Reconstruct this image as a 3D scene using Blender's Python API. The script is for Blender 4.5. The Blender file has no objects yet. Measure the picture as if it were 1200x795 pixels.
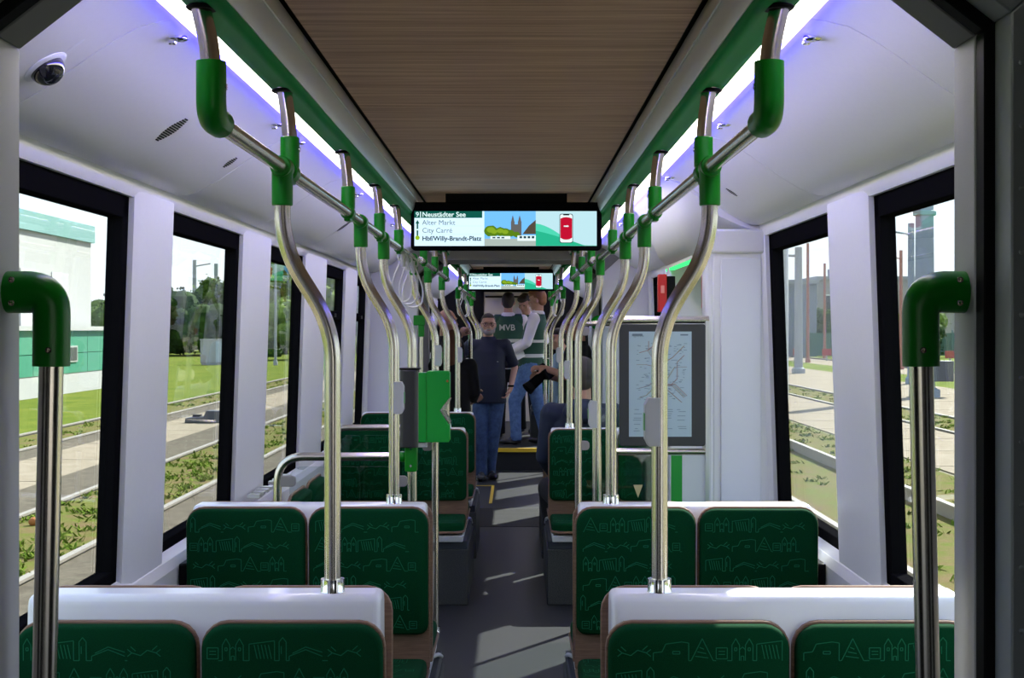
import bpy, bmesh, math, random
from mathutils import Vector, Matrix, Euler
random.seed(7)
PI = math.pi
C = bpy.context.scene.collection
S = bpy.context.scene

# ------------------------------------------------------------------ camera, sky, sun, exposure
cam_d = bpy.data.cameras.new('camera'); cam = bpy.data.objects.new('camera', cam_d); C.objects.link(cam)
cam.location = (0.045, 0, 1.61); cam.rotation_euler = (PI/2, 0, 0)
cam_d.sensor_width = 36; cam_d.lens = 1638/1200*36
cam_d.shift_x = -4/1200; cam_d.shift_y = -11.5/1200
cam_d.clip_start = 0.05; cam_d.clip_end = 800
S.camera = cam
S.view_settings.view_transform = 'Standard'; S.view_settings.look = 'None'
S.view_settings.gamma = 1; S.view_settings.use_curve_mapping = False
S.view_settings.exposure = 0.42
SKY = 1.5; SUN = 13.0; LED = 8.0; BLUE = 24.0
w = bpy.data.worlds.new('sky'); S.world = w; w.use_nodes = True
nt = w.node_tree; bg = nt.nodes['Background']
tc = nt.nodes.new('ShaderNodeTexCoord'); sp = nt.nodes.new('ShaderNodeSeparateXYZ'); cr = nt.nodes.new('ShaderNodeValToRGB')
nt.links.new(tc.outputs['Generated'], sp.inputs[0]); nt.links.new(sp.outputs['Z'], cr.inputs[0]); nt.links.new(cr.outputs[0], bg.inputs[0])
cr.color_ramp.elements[0].position = 0.0; cr.color_ramp.elements[0].color = (0.93, 0.96, 1.0, 1)
cr.color_ramp.elements[1].position = 0.6; cr.color_ramp.elements[1].color = (0.60, 0.74, 1.0, 1)
bg.inputs[1].default_value = SKY
sd = bpy.data.lights.new('sun', 'SUN'); sun = bpy.data.objects.new('sun', sd); C.objects.link(sun)
sd.energy = SUN; sd.angle = 0.0093; sd.color = (1.0, 0.94, 0.84)
sun.rotation_euler = Vector((-0.68, -0.98, -1.0)).to_track_quat('-Z', 'Y').to_euler()
sun.location = (20, 30, 40)

# ------------------------------------------------------------------ materials
def mat(name, col, rough=0.5, metal=0.0, noise=None, bump=None, emit=None, estr=0, coat=0, sheen=0, spec=None, trans=0):
    """noise = (scale, second colour, stretch xyz); bump = (scale, strength)"""
    m = bpy.data.materials.new(name); m.use_nodes = True; t = m.node_tree; b = t.nodes['Principled BSDF']
    b.inputs['Base Color'].default_value = (*col, 1); b.inputs['Roughness'].default_value = rough; b.inputs['Metallic'].default_value = metal
    if coat: b.inputs['Coat Weight'].default_value = coat
    if sheen: b.inputs['Sheen Weight'].default_value = sheen
    if spec is not None: b.inputs['Specular IOR Level'].default_value = spec
    if emit: b.inputs['Emission Color'].default_value = (*emit, 1); b.inputs['Emission Strength'].default_value = estr
    if noise or bump:
        co = t.nodes.new('ShaderNodeTexCoord')
    if noise:
        mp = t.nodes.new('ShaderNodeMapping'); t.links.new(co.outputs['Object'], mp.inputs[0])
        mp.inputs['Scale'].default_value = noise[2] if len(noise) > 2 else (1, 1, 1)
        n = t.nodes.new('ShaderNodeTexNoise'); n.inputs['Scale'].default_value = noise[0]; n.inputs['Detail'].default_value = 6
        n.inputs['Roughness'].default_value = 0.65
        t.links.new(mp.outputs[0], n.inputs['Vector'])
        r = t.nodes.new('ShaderNodeValToRGB'); r.color_ramp.elements[0].position = 0.35; r.color_ramp.elements[1].position = 0.65
        r.color_ramp.elements[0].color = (*col, 1); r.color_ramp.elements[1].color = (*noise[1], 1)
        t.links.new(n.outputs[0], r.inputs[0]); t.links.new(r.outputs[0], b.inputs['Base Color'])
    if bump:
        n2 = t.nodes.new('ShaderNodeTexNoise'); n2.inputs['Scale'].default_value = bump[0]; n2.inputs['Detail'].default_value = 3
        t.links.new(co.outputs['Object'], n2.inputs['Vector'])
        bp = t.nodes.new('ShaderNodeBump'); bp.inputs['Strength'].default_value = bump[1]; bp.inputs['Distance'].default_value = 0.01
        t.links.new(n2.outputs[0], bp.inputs['Height']); t.links.new(bp.outputs[0], b.inputs['Normal'])
    return m

def emat(name, col, s):
    m = bpy.data.materials.new(name); m.use_nodes = True; t = m.node_tree
    t.nodes.remove(t.nodes['Principled BSDF']); e = t.nodes.new('ShaderNodeEmission')
    e.inputs[0].default_value = (*col, 1); e.inputs[1].default_value = s
    t.links.new(e.outputs[0], t.nodes['Material Output'].inputs[0]); return m

def glassmat(name, tint, refl=0.06, rough=0.0):
    m = bpy.data.materials.new(name); m.use_nodes = True; t = m.node_tree
    t.nodes.remove(t.nodes['Principled BSDF'])
    tr = t.nodes.new('ShaderNodeBsdfTransparent'); tr.inputs[0].default_value = (*tint, 1)
    gl = t.nodes.new('ShaderNodeBsdfGlossy'); gl.inputs['Roughness'].default_value = rough
    lw = t.nodes.new('ShaderNodeLayerWeight'); lw.inputs[0].default_value = .5
    p5 = t.nodes.new('ShaderNodeMath'); p5.operation = 'POWER'; p5.inputs[1].default_value = 5
    ml_ = t.nodes.new('ShaderNodeMath'); ml_.operation = 'MULTIPLY_ADD'; ml_.inputs[1].default_value = .5; ml_.inputs[2].default_value = .025
    mx = t.nodes.new('ShaderNodeMixShader')
    t.links.new(lw.outputs['Facing'], p5.inputs[0]); t.links.new(p5.outputs[0], ml_.inputs[0]); t.links.new(ml_.outputs[0], mx.inputs[0]); t.links.new(tr.outputs[0], mx.inputs[1]); t.links.new(gl.outputs[0], mx.inputs[2])
    t.links.new(mx.outputs[0], t.nodes['Material Output'].inputs[0]); return m

WHITE = mat('white_panel', (.75, .76, .77), .42, noise=(60, (.735, .745, .755)))
SHELLW = mat('white_gloss_shell', (.80, .82, .86), .28, coat=.3)
LILAC = mat('pale_grey_laminate', (.60, .60, .66), .5)
PORTAL = mat('portal_grey', (.50, .51, .53), .5, bump=(300, .05))
PORTALD = mat('portal_arch_grey', (.20, .20, .205), .6)
BLACK = mat('black_rubber', (.009, .009, .010), .5, spec=.05)
BLACKG = mat('black_gloss', (.006, .006, .007), .35, spec=0)
STEEL = mat('brushed_steel', (.66, .61, .53), .22, 1.0)
CHROME = mat('chrome', (.85, .85, .87), .1, 1.0)
GMETAL = mat('grey_metal', (.34, .37, .39), .45, .3)
ALU = mat('aluminium_trim', (.70, .72, .70), .32, .75)
GREEN = mat('green_plastic', (.001, .205, .008), .33, spec=.35)
GREENB = mat('bright_green_plastic', (.006, .33, .035), .45, spec=.3)
GREENC = mat('green_ceiling_channel', (.002, .23, .045), .55, spec=.06)
WOODC = mat('wood_ceiling', (.60, .385, .255), .55, noise=(5, (.31, .185, .12), (.35, 14, 1)), spec=.2)
PLY = mat('plywood', (.27, .165, .11), .5, noise=(10, (.18, .105, .07), (1, 8, 20)), spec=.25)
FABRIC = mat('green_velour', (.0009, .034, .011), .9, noise=(500, (.0016, .054, .018)), spec=.08)
THREAD = mat('pale_green_thread', (.014, .150, .070), .9, spec=.1)
FLOORM = mat('grey_floor_covering', (.020, .021, .024), .42, noise=(260, (.030, .032, .036)), spec=.22)
FLOORD = mat('dark_ribbed_floor', (.03, .032, .036), .6)
PODM = mat('speckled_grey_podium', (.022, .025, .027), .6, noise=(200, (.075, .08, .078)), spec=.2)
PODB = mat('blue_grey_podium_band', (.035, .042, .055), .5, spec=.2)
YELLOW = mat('yellow_marking', (.75, .50, .03), .5)
RED = mat('red_housing', (.55, .012, .014), .35)
GLASS = glassmat('window_glass', (.86, .90, .90))
GLASSI = glassmat('screen_glass', (.90, .94, .93))
STOPG = mat('grey_stop_button_plastic', (.50, .52, .52), .45)
CLIP = mat('grey_clip', (.33, .31, .31), .4, .5)
LEDW = emat('white_led', (1.0, .93, .82), LED)
LEDB = emat('blue_led', (.10, .08, 1.0), BLUE)
LEDG = emat('green_led', (.06, 1.0, .22), 1.1)
SKIN = mat('skin', (.50, .27, .19), .5, bump=(90, .06))
HAIRG = mat('grey_hair', (.045, .036, .030), .7, bump=(200, .4))
HAIRD = mat('dark_hair', (.022, .015, .012), .6, bump=(200, .4))
HAIRB = mat('brown_hair', (.15, .06, .025), .6, bump=(200, .4))
HAIRR = mat('auburn_hair', (.24, .10, .04), .6, bump=(200, .4))
NAVY = mat('navy_shirt_cloth', (.0035, .007, .026), .75, bump=(14, .25))
DENIM = mat('blue_denim', (.018, .040, .105), .8, noise=(14, (.045, .09, .20)), bump=(18, .3))
DENIML = mat('light_denim', (.045, .095, .22), .8, noise=(20, (.09, .17, .34)), bump=(18, .3))
WSHIRT = mat('white_shirt_cloth', (.72, .68, .72), .75, bump=(14, .3))
VEST = mat('dark_green_vest', (.006, .055, .032), .7, bump=(14, .2))
SILVER = mat('silver_reflective', (.50, .52, .47), .5)
BLACKC = mat('black_cloth', (.007, .007, .008), .85, bump=(16, .3))
HOODIE = mat('slate_blue_hoodie', (.017, .027, .060), .85, bump=(14, .35))
LBLUE = mat('light_blue_shirt', (.20, .30, .40), .8, bump=(14, .3))
SHOE = mat('black_shoe_leather', (.010, .010, .012), .4)
PAPER = mat('white_paper', (.80, .80, .82), .6)
EYE = mat('dark_eye', (.02, .015, .012), .3)
LIP = mat('lip', (.36, .12, .10), .5)

# ------------------------------------------------------------------ mesh builder
class MB:
    def __init__(s): s.v, s.f, s.m = [], [], []
    def add(s, vs, fs, m=0, X=None):
        o = len(s.v)
        s.v += [tuple(X @ Vector(p)) if X else tuple(p) for p in vs]
        s.f += [tuple(i + o for i in f) for f in fs]; s.m += [m] * len(fs); return s
    def box(s, x0, x1, y0, y1, z0, z1, m=0, X=None):
        if x0 > x1: x0, x1 = x1, x0
        vs = [(x, y, z) for x in (x0, x1) for y in (y0, y1) for z in (z0, z1)]
        return s.add(vs, [(0, 1, 3, 2), (4, 6, 7, 5), (0, 4, 5, 1), (2, 3, 7, 6), (0, 2, 6, 4), (1, 5, 7, 3)], m, X)
    def prism(s, pts, a0, a1, axis='z', m=0, X=None):
        """extrude a polygon of 2-D points between a0 and a1 along an axis"""
        def P(p, a): return {'z': (p[0], p[1], a), 'y': (p[0], a, p[1]), 'x': (a, p[0], p[1])}[axis]
        n = len(pts); vs = [P(p, a0) for p in pts] + [P(p, a1) for p in pts]
        fs = [tuple(range(n))[::-1], tuple(range(n, 2*n))] + [(i, (i+1) % n, n+(i+1) % n, n+i) for i in range(n)]
        return s.add(vs, fs, m, X)
    def sweep(s, rings, m=0, cap=True, closed=True, X=None):
        n = len(rings[0]); vs = [p for r in rings for p in r]; fs = []
        for a in range(len(rings)-1):
            for i in range(n if closed else n-1):
                j = (i+1) % n; fs.append((a*n+i, a*n+j, (a+1)*n+j, (a+1)*n+i))
        if cap and closed: fs += [tuple(range(n))[::-1], tuple((len(rings)-1)*n+i for i in range(n))]
        return s.add(vs, fs, m, X)
    def tube(s, path, r, seg=14, m=0, X=None, cap=True):
        path = [Vector(p) for p in path]; rs = r if isinstance(r, (list, tuple)) else [r]*len(path)
        rings = []; up = None
        for i, p in enumerate(path):
            d = (path[min(i+1, len(path)-1)] - path[max(i-1, 0)]).normalized()
            if up is None:
                up = Vector((0, 0, 1)) if abs(d.z) < .9 else Vector((0, 1, 0))
            a = (up - d*up.dot(d)).normalized(); up = a; b = d.cross(a)
            rings.append([p + (a*math.cos(2*PI*k/seg) + b*math.sin(2*PI*k/seg))*rs[i] for k in range(seg)])
        return s.sweep(rings, m, cap, True, X)
    def ell(s, c, r, seg=18, n=12, m=0, X=None, R=None):
        rings = []
        for i in range(1, n):
            a = PI*i/n
            rings.append([Vector((r[0]*math.sin(a)*math.cos(2*PI*k/seg), r[1]*math.sin(a)*math.sin(2*PI*k/seg), -r[2]*math.cos(a))) for k in range(seg)])
        vs = [p for g in rings for p in g]; fs = []
        for a in range(n-2):
            for i in range(seg): fs.append((a*seg+i, a*seg+(i+1) % seg, (a+1)*seg+(i+1) % seg, (a+1)*seg+i))
        b = len(vs); vs += [Vector((0, 0, -r[2])), Vector((0, 0, r[2]))]
        for i in range(seg):
            fs.append((b, (i+1) % seg, i)); fs.append((b+1, (n-2)*seg+i, (n-2)*seg+(i+1) % seg))
        M = Matrix.Translation(Vector(c)) @ (R.to_4x4() if R else Matrix.Identity(4))
        return s.add([M @ p for p in vs], fs, m, X)
    def cap(s, p0, p1, r0, r1, seg=14, m=0, X=None):
        p0, p1 = Vector(p0), Vector(p1); d = (p1-p0).normalized(); path, rs = [], []
        for k in range(6): a = -PI/2 + (PI/2)*k/5; path.append(p0 + d*r0*math.sin(a)); rs.append(max(r0*math.cos(a), 1e-4))
        for k in range(6): a = (PI/2)*k/5; path.append(p1 + d*r1*math.sin(a)); rs.append(max(r1*math.cos(a), 1e-4))
        return s.tube(path, rs, seg, m, X)
    def lathe(s, prof, seg=20, m=0, X=None):
        rings = [[Vector((r*math.cos(2*PI*k/seg), r*math.sin(2*PI*k/seg), z)) for k in range(seg)] for r, z in prof]
        return s.sweep(rings, m, True, True, X)
    def line(s, pts, wd, m=0, X=None):
        """thin flat strokes in the local xz plane at y = 0 facing -y; pts are (x, z)"""
        for a, b in zip(pts[:-1], pts[1:]):
            dx, dz = b[0]-a[0], b[1]-a[1]; l = math.hypot(dx, dz)
            if l < 1e-6: continue
            nx, nz = -dz/l*wd/2, dx/l*wd/2
            s.add([(a[0]-nx, 0, a[1]-nz), (b[0]-nx, 0, b[1]-nz), (b[0]+nx, 0, b[1]+nz), (a[0]+nx, 0, a[1]+nz)], [(0, 1, 2, 3)], m, X)
        return s
    def build(s, name, mats, parent=None, smooth=40, bevel=0, bseg=2, fixn=True):
        me = bpy.data.meshes.new(name); me.from_pydata(s.v, [], s.f); me.update()
        if not isinstance(mats, (list, tuple)): mats = [mats]
        for m in mats: me.materials.append(m)
        me.polygons.foreach_set('material_index', s.m)
        if fixn:
            bm = bmesh.new(); bm.from_mesh(me); bmesh.ops.recalc_face_normals(bm, faces=bm.faces); bm.to_mesh(me); bm.free()
        if smooth:
            me.polygons.foreach_set('use_smooth', [True]*len(me.polygons)); me.set_sharp_from_angle(angle=math.radians(smooth))
        o = bpy.data.objects.new(name, me); C.objects.link(o)
        if parent: o.parent = parent
        if bevel:
            bv = o.modifiers.new('bevel', 'BEVEL'); bv.width = bevel; bv.segments = bseg; bv.limit_method = 'ANGLE'; bv.angle_limit = math.radians(35)
        return o

def bake(o, mods):
    """apply a list of (type, settings) modifiers to the mesh of o"""
    for t, st in mods:
        md = o.modifiers.new(t.lower(), t)
        for k, v in st.items(): setattr(md, k, v)
    dg = bpy.context.evaluated_depsgraph_get(); dg.update()
    me = bpy.data.meshes.new_from_object(o.evaluated_get(dg)); ms = [m for m in o.data.materials]
    o.modifiers.clear(); old = o.data; o.data = me; me.name = o.name
    if len(me.materials) == 0:
        for m in ms: me.materials.append(m)
    bpy.data.meshes.remove(old); me.polygons.foreach_set('use_smooth', [True]*len(me.polygons)); return o

def tag(o, label, cat, group=None):
    o['label'] = label; o['category'] = cat
    if group: o['group'] = group
    return o
def thing(name, label, cat, loc=(0, 0, 0), rz=0, group=None):
    o = bpy.data.objects.new(name, None); C.objects.link(o); o.location = loc; o.rotation_euler = (0, 0, rz); o.empty_display_size = .1
    return tag(o, label, cat, group)
def struct(o): o['kind'] = 'structure'; return o
def dup(root, loc, label, group=None, rz=None):
    r = root.copy(); C.objects.link(r); r.location = loc; r['label'] = label
    if group: r['group'] = group
    if rz is not None: r.rotation_euler = (0, 0, rz)
    for ch in list(root.children):
        c = ch.copy(); C.objects.link(c); c.parent = r
        for g in list(ch.children):
            d = g.copy(); C.objects.link(d); d.parent = c
    return r
def fillet(pts, r, n=6):
    pts = [Vector(p) for p in pts]; out = [pts[0]]
    for a, b, c in zip(pts[:-2], pts[1:-1], pts[2:]):
        d1, d2 = (a-b), (c-b); k = min(r, d1.length*.49, d2.length*.49); p, q = b + d1.normalized()*k, b + d2.normalized()*k
        for i in range(n+1):
            t = i/n; out.append(p*(1-t)**2 + b*2*t*(1-t) + q*t*t)
    out.append(pts[-1]); return out
def rrect(x0, x1, z0, z1, r, n=5):
    if isinstance(r, (int, float)): r = (r,)*4      # corner radii: lower left, lower right, upper right, upper left
    out = []
    for (cx, cz, a0, q) in ((x0, z0, PI, r[0]), (x1, z0, 1.5*PI, r[1]), (x1, z1, 0, r[2]), (x0, z1, .5*PI, r[3])):
        ox = cx + (q if cx == x0 else -q); oz = cz + (q if cz == z0 else -q)
        for i in range(n+1):
            a = a0 + .5*PI*i/n; out.append((ox + q*math.cos(a), oz + q*math.sin(a)))
    return out
FONT_CACHE = {}
def text(body, size, m, parent, loc, rot=(PI/2, 0, 0), align='LEFT', bold=0, name='lettering'):
    cu = bpy.data.curves.new('t', 'FONT'); cu.body = body; cu.size = size; cu.align_x = align; cu.offset = bold; cu.extrude = .0002; cu.resolution_u = 3
    t = bpy.data.objects.new('t', cu); C.objects.link(t)
    dg = bpy.context.evaluated_depsgraph_get(); dg.update()
    me = bpy.data.meshes.new_from_object(t.evaluated_get(dg)); bpy.data.objects.remove(t); bpy.data.curves.remove(cu)
    me.materials.clear(); me.materials.append(m)
    o = bpy.data.objects.new(name, me); C.objects.link(o); o.parent = parent; o.location = loc; o.rotation_euler = rot; return o

# ================================================================== THE TRAM SHELL
FZ = 0.25            # height of the raised floor at the far end
END = 20.6
fl = MB().box(-1.16, 1.16, 1.2, 11.35, -.30, 0).box(-1.16, 1.16, 12.55, 15.95, -.30, 0).box(-1.16, 1.16, 15.95, END, -.30, FZ)
struct(fl.build('floor', FLOORM))
tp = MB().box(-.80, .80, 11.35, 12.55, -.30, 0)
for i in range(26):
    y = 11.38 + i*.045; tp.box(-.74, .74, y, y+.022, 0, .006)
struct(tp.build('floor_ribbed_turntable', FLOORD))
struct(MB().box(-1.1, 1.1, 15.915, 15.948, FZ-.04, FZ+.004).build('trim_step_edge', YELLOW))
ym = MB().box(-.30, .12, 12.95, 12.98, 0, .003).box(.09, .12, 12.98, 14.0, 0, .003)
ym = MB()
ym.box(-.36, -.20, 14.35, 14.38, 0, .003).box(-.20, -.17, 12.9, 14.38, 0, .003)
struct(ym.build('floor_yellow_line', YELLOW))

# wood ceiling
for i, (y0, y1) in enumerate(((1.6, 2.69), (2.69, 4.19), (4.19, 5.69), (5.69, 7.35), (7.35, 9.0), (9.0, 10.75), (12.75, 14.5), (14.5, 16.5), (16.5, END))):
    struct(MB().box(-.425, .425, y0+.002, y1-.002, 2.28, 2.30).build('ceiling_wood_panel', WOODC))
struct(MB().box(-1.2, 1.2, 1.0, 11.2, 2.31, 2.33).box(-1.2, 1.2, 11.2, 12.6, 2.31, 2.33).box(-1.2, 1.2, 12.6, END, 2.31, 2.33).build('ceiling', BLACK))
PROF = [(.655, 2.268), (.70, 2.262), (.75, 2.25), (.80, 2.223), (.85, 2.19), (.95, 2.12), (1.0, 2.09), (1.03, 2.075), (1.065, 2.063), (1.10, 2.06)]
SEAMS = [1.9, 2.955, 4.73, 6.05, 7.55, 9.3, 11.1]
SEAMS2 = [12.7, 14.2, 15.9, 17.6, END]
for sgn, nm in ((-1, 'left'), (1, 'right')):
    # aluminium trim inside, green channel, black slot
    for (y0, y1) in ((1.6, 10.75), (12.75, END)):
        al = MB()
        al.prism([(sgn*x, z) for x, z in ((.440, 2.285), (.438, 2.262), (.440, 2.246), (.447, 2.25), (.452, 2.215), (.462, 2.19), (.475, 2.19), (.475, 2.285))], y0, y1, 'y')
        struct(al.build('trim_aluminium_'+nm, ALU, smooth=25))
        gc = MB()
        gc.prism([(sgn*x, z) for x, z in ((.463, 2.20), (.465, 2.183), (.475, 2.176), (.49, 2.178), (.50, 2.186), (.53, 2.193), (.56, 2.205), (.572, 2.222), (.575, 2.28), (.463, 2.28))], y0, y1, 'y')
        struct(gc.build('trim_green_'+nm, GREENC, smooth=50))
    # light line: every lamp length is a thing of its own
    for i, (y0, y1) in enumerate(((1.7, 4.2), (4.2, 6.7), (6.7, 9.2), (9.2, 10.7), (12.8, 15.3), (15.3, 17.8), (17.8, END-.05))):
        pos = ['nearest', 'second', 'third', 'fourth', 'fifth', 'sixth', 'farthest'][i]
        root = thing('light_strip', f'white and blue LED light strip along {nm} green ceiling channel, {pos} length from the front', 'lamp', (0, y0, 0), 0, 'LED strips along the ceiling')
        MB().prism([(sgn*x, z) for x, z in ((.576, 2.223), (.648, 2.256), (.648, 2.262), (.576, 2.232))], .004, y1-y0-.004, 'y').build('white_diffuser', LEDW, root)
        MB().prism([(sgn*x, z) for x, z in ((.649, 2.251), (.654, 2.251), (.654, 2.264), (.649, 2.264))], .004, y1-y0-.004, 'y').build('blue_diffuser', LEDB, root)
        MB().prism([(sgn*x, z) for x, z in ((.576, 2.234), (.648, 2.264), (.648, 2.29), (.576, 2.29))], 0.002, y1-y0-.002, 'y').build('lamp_housing', BLACK, root)
    # sloped side panels, separated by seams
    for ss in (SEAMS, SEAMS2):
        for y0, y1 in zip(ss[:-1], ss[1:]):
            if sgn > 0 and abs(y0-6.05) < .01:
                continue
            n = len(PROF); rings = []
            for y in (y0+.0035, y1-.0035):
                rings.append([Vector((sgn*x, y, z)) for x, z in PROF] + [Vector((sgn*x, y, z+.012)) for x, z in PROF[::-1]])
            struct(MB().sweep(rings).build('ceiling_side_panel_'+nm, WHITE, smooth=50))
    # window head rail under the side panel
    for (y0, y1) in ((1.9, 6.05 if sgn > 0 else 11.1), (7.55, 11.1), (12.7, END)):
        hr = MB().prism([(sgn*x, z) for x, z in ((1.098, 2.058), (1.104, 2.03), (1.115, 2.012), (1.20, 2.012), (1.20, 2.09), (1.098, 2.072))], y0, y1, 'y')
        struct(hr.build('trim_window_head_'+nm, WHITE, smooth=30))

# walls: lower panel, sill, pillars; inner face leans out towards the bottom
def wx(z): return 1.125 + (2.0-z)*.034
WZ0, WZ1 = .83, 2.015
def wall(sgn, nm, wins, y0, y1):
    """wins = list of (ya, yb) openings"""
    m = MB()
    def slab(ya, yb, za, zb, inset=0, th=.09):
        a, b = wx(za)-inset, wx(zb)-inset
        m.prism([(sgn*a, za), (sgn*b, zb), (sgn*(wx(zb)+th), zb), (sgn*(wx(za)+th), za)], ya, yb, 'y')
    slab(y0, y1, -.35, WZ0)
    slab(y0, y1, WZ1, 2.33, 0, .05)
    # sill ledge
    m.prism([(sgn*x, z) for x, z in ((wx(.8)-.05, .70), (wx(.8)-.05, .795), (wx(.8)-.035, .825), (wx(.83)+.01, .845), (wx(.83)+.03, .70))], y0, y1, 'y')
    last = y0
    for ya, yb in wins + [(y1, y1)]:
        if ya > last:
            # pillar: a box that stands in from the wall with chamfered edges
            pw = []
            for z in (.70, 2.03):
                i, o = wx(z)-.030, wx(z)+.06
                c = min(.05, (ya-last)*.3)
                pw.append([Vector((sgn*o, last, z)), Vector((sgn*(wx(z)-.012), last, z)), Vector((sgn*i, last+c, z)), Vector((sgn*i, ya-.025, z)), Vector((sgn*(wx(z)-.012), ya, z)), Vector((sgn*o, ya, z))])
            m.sweep(pw)
        last = yb
    struct(m.build('wall_'+nm, WHITE, smooth=25))

WN = [0]
def window(sgn, ya, yb, transom=None, zb=WZ0, tint=None, hopper_dark=False):
    WN[0] += 1
    fr = MB(); t = .055
    def bar(y0, y1, z0, z1, dep=.05, m=0):
        a, b = wx(z0), wx(z1)
        fr.prism([(sgn*(a+.004), z0), (sgn*(b+.004), z1), (sgn*(b+.004+dep), z1), (sgn*(a+.004+dep), z0)], y0, y1, 'y', m)
    bar(ya, yb, zb, zb+.05); bar(ya, yb, WZ1-.07, WZ1); bar(ya, ya+t, zb, WZ1); bar(yb-t, yb, zb, WZ1)
    if transom: bar(ya, yb, transom-.03, transom+.03, .045)
    root = struct(fr.build(f'window_{WN[0]}', BLACKG, bevel=.004))
    g = MB(); zm0, zm1 = zb+.03, WZ1-.04
    g.prism([(sgn*(wx(zm0)+.030), zm0), (sgn*(wx(zm1)+.030), zm1), (sgn*(wx(zm1)+.034), zm1), (sgn*(wx(zm0)+.034), zm0)], ya+.03, yb-.03, 'y')
    g.build('pane', GLASS, root)
    if transom:
        h = MB(); h.box(sgn*(wx(transom)-.004), sgn*(wx(transom)-.02), (ya+yb)/2-.05, (ya+yb)/2+.05, transom-.012, transom+.012)
        h.build('hopper_latch', BLACK, root)
    return root
LW = [(2.35, 4.25), (4.69, 5.95), (6.55, 7.72), (8.48, 9.55), (10.12, 11.0)]
RW = [(2.35, 4.23), (4.73, 5.98)]
RW2 = [(7.95, 9.35), (9.85, 11.0)]
FW = [(13.1, 14.3), (14.75, 15.9), (16.4, 17.6), (18.1, 19.6)]
wall(-1, 'left', LW, 2.2, 11.1); wall(1, 'right', RW, 2.2, 6.05); wall(1, 'right', RW2, 7.5, 11.1)
wall(-1, 'left', FW, 12.7, END); wall(1, 'right', FW, 12.7, END)
for i, (a, b) in enumerate(LW): window(-1, a, b, 1.70 if i >= 3 else None)
for a, b in RW + RW2: window(1, a, b)
for sgn in (-1, 1):
    for a, b in FW: window(sgn, a, b)

# near portal: rings of white reveal, black rubber and grey metal around the gangway
ARCH = [(.735, 0), (.735, 2.05), (.632, 2.13), (.47, 2.262), (.40, 2.30)]
def arch_ring(y0, y1, o0, o1, mt, name, split=None):
    for sgn in (-1, 1):
        inner = [(x+o0, z+o0*.7 if z > 0 else z) for x, z in ARCH]; outer = [(x+o1, z+o1*.9 if z > 0 else z) for x, z in ARCH]
        m = MB()
        for k in range(len(ARCH)-1):
            q = [inner[k], inner[k+1], outer[k+1], outer[k]]
            m.prism([(sgn*x, z) for x, z in q], y0, y1, 'y', 1 if k >= 1 else 0)
        m.prism([(sgn*.0, inner[-1][1]), (sgn*inner[-1][0], inner[-1][1]), (sgn*outer[-1][0], outer[-1][1]), (0, outer[-1][1])], y0, y1, 'y', 1)
        struct(m.build(name+('_left' if sgn < 0 else '_right'), mt if isinstance(mt, list) else [mt, mt], smooth=20, bevel=.003))
arch_ring(2.10, 2.20, 0, .45, [PORTAL, PORTALD], 'wall_portal')
arch_ring(2.06, 2.099, .001, .05, BLACK, 'trim_rubber')
arch_ring(1.99, 2.06, .016, .30, GMETAL, 'trim_metal')
rv = MB()
for sgn in (-1, 1):
    for k in range(22): rv.ell((sgn*.765, 1.989, .1+k*.09), (.004, .003, .004), 8, 6)
struct(rv.build('trim_rivets', GMETAL))
# the car the camera stands in: bellows and side walls with open window bays behind the viewpoint
rb = MB()
for sgn in (-1, 1):
    for k in range(12): rb.prism([(sgn*(.84 if k % 2 else .79), 0), (sgn*(.84 if k % 2 else .79), 2.08), (sgn*.45, 2.31), (sgn*.47, 2.33), (sgn*.90, 2.12), (sgn*.90, 0)], .68+k*.108, .68+k*.108+.11, 'y')
struct(rb.build('wall_near_bellows', BLACK))
for sgn, nm in ((-1, 'left'), (1, 'right')):
    m = MB().box(sgn*1.13, sgn*1.22, -6, .62, -.3, .85).box(sgn*1.13, sgn*1.22, -6, .62, 2.0, 2.33).box(sgn*.735, sgn*1.22, .5, .68, 0, 2.33)
    for k in range(4): m.box(sgn*1.10, sgn*1.22, -6+k*1.75, -5.5+k*1.75, .8, 2.05)
    struct(m.build('wall_rear_'+nm, WHITE))
struct(MB().box(-1.2, 1.2, -6, 1.98, 2.31, 2.34).build('ceiling_rear', PORTALD)); struct(MB().box(-1.2, 1.2, -6, 1.25, -.3, 0).build('floor_rear', FLOORM)); struct(MB().box(-1.2, 1.2, -6.1, -6, 0, 2.33).build('wall_rear_end', BLACK))
# far portal at the next articulation, both faces
for y0 in (11.10, 12.55):
    arch_ring(y0, y0+.15, 0, .48, [LILAC, PORTALD], 'wall_far_portal')
bel = MB()
for sgn in (-1, 1):
    for k in range(12):
        y = 11.26 + k*.108
        bel.prism([(sgn*.79, 0), (sgn*.79, 2.08), (sgn*.45, 2.30), (sgn*.47, 2.32), (sgn*.82, 2.12), (sgn*.82, 0)], y, y+.05, 'y')
        bel.prism([(sgn*.84, 0), (sgn*.84, 2.12), (sgn*.45, 2.33), (sgn*.47, 2.35), (sgn*.87, 2.15), (sgn*.87, 0)], y+.045, y+.113, 'y')
struct(bel.build('wall_bellows', BLACK))
struct(MB().box(-.62, .62, 10.76, 12.74, 2.20, 2.22).box(-.5, .5, 10.75, 10.80, 2.14, 2.22).build('ceiling_articulation', mat('grey_ceiling_panel', (.30, .30, .29), .5), bevel=.01))
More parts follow.
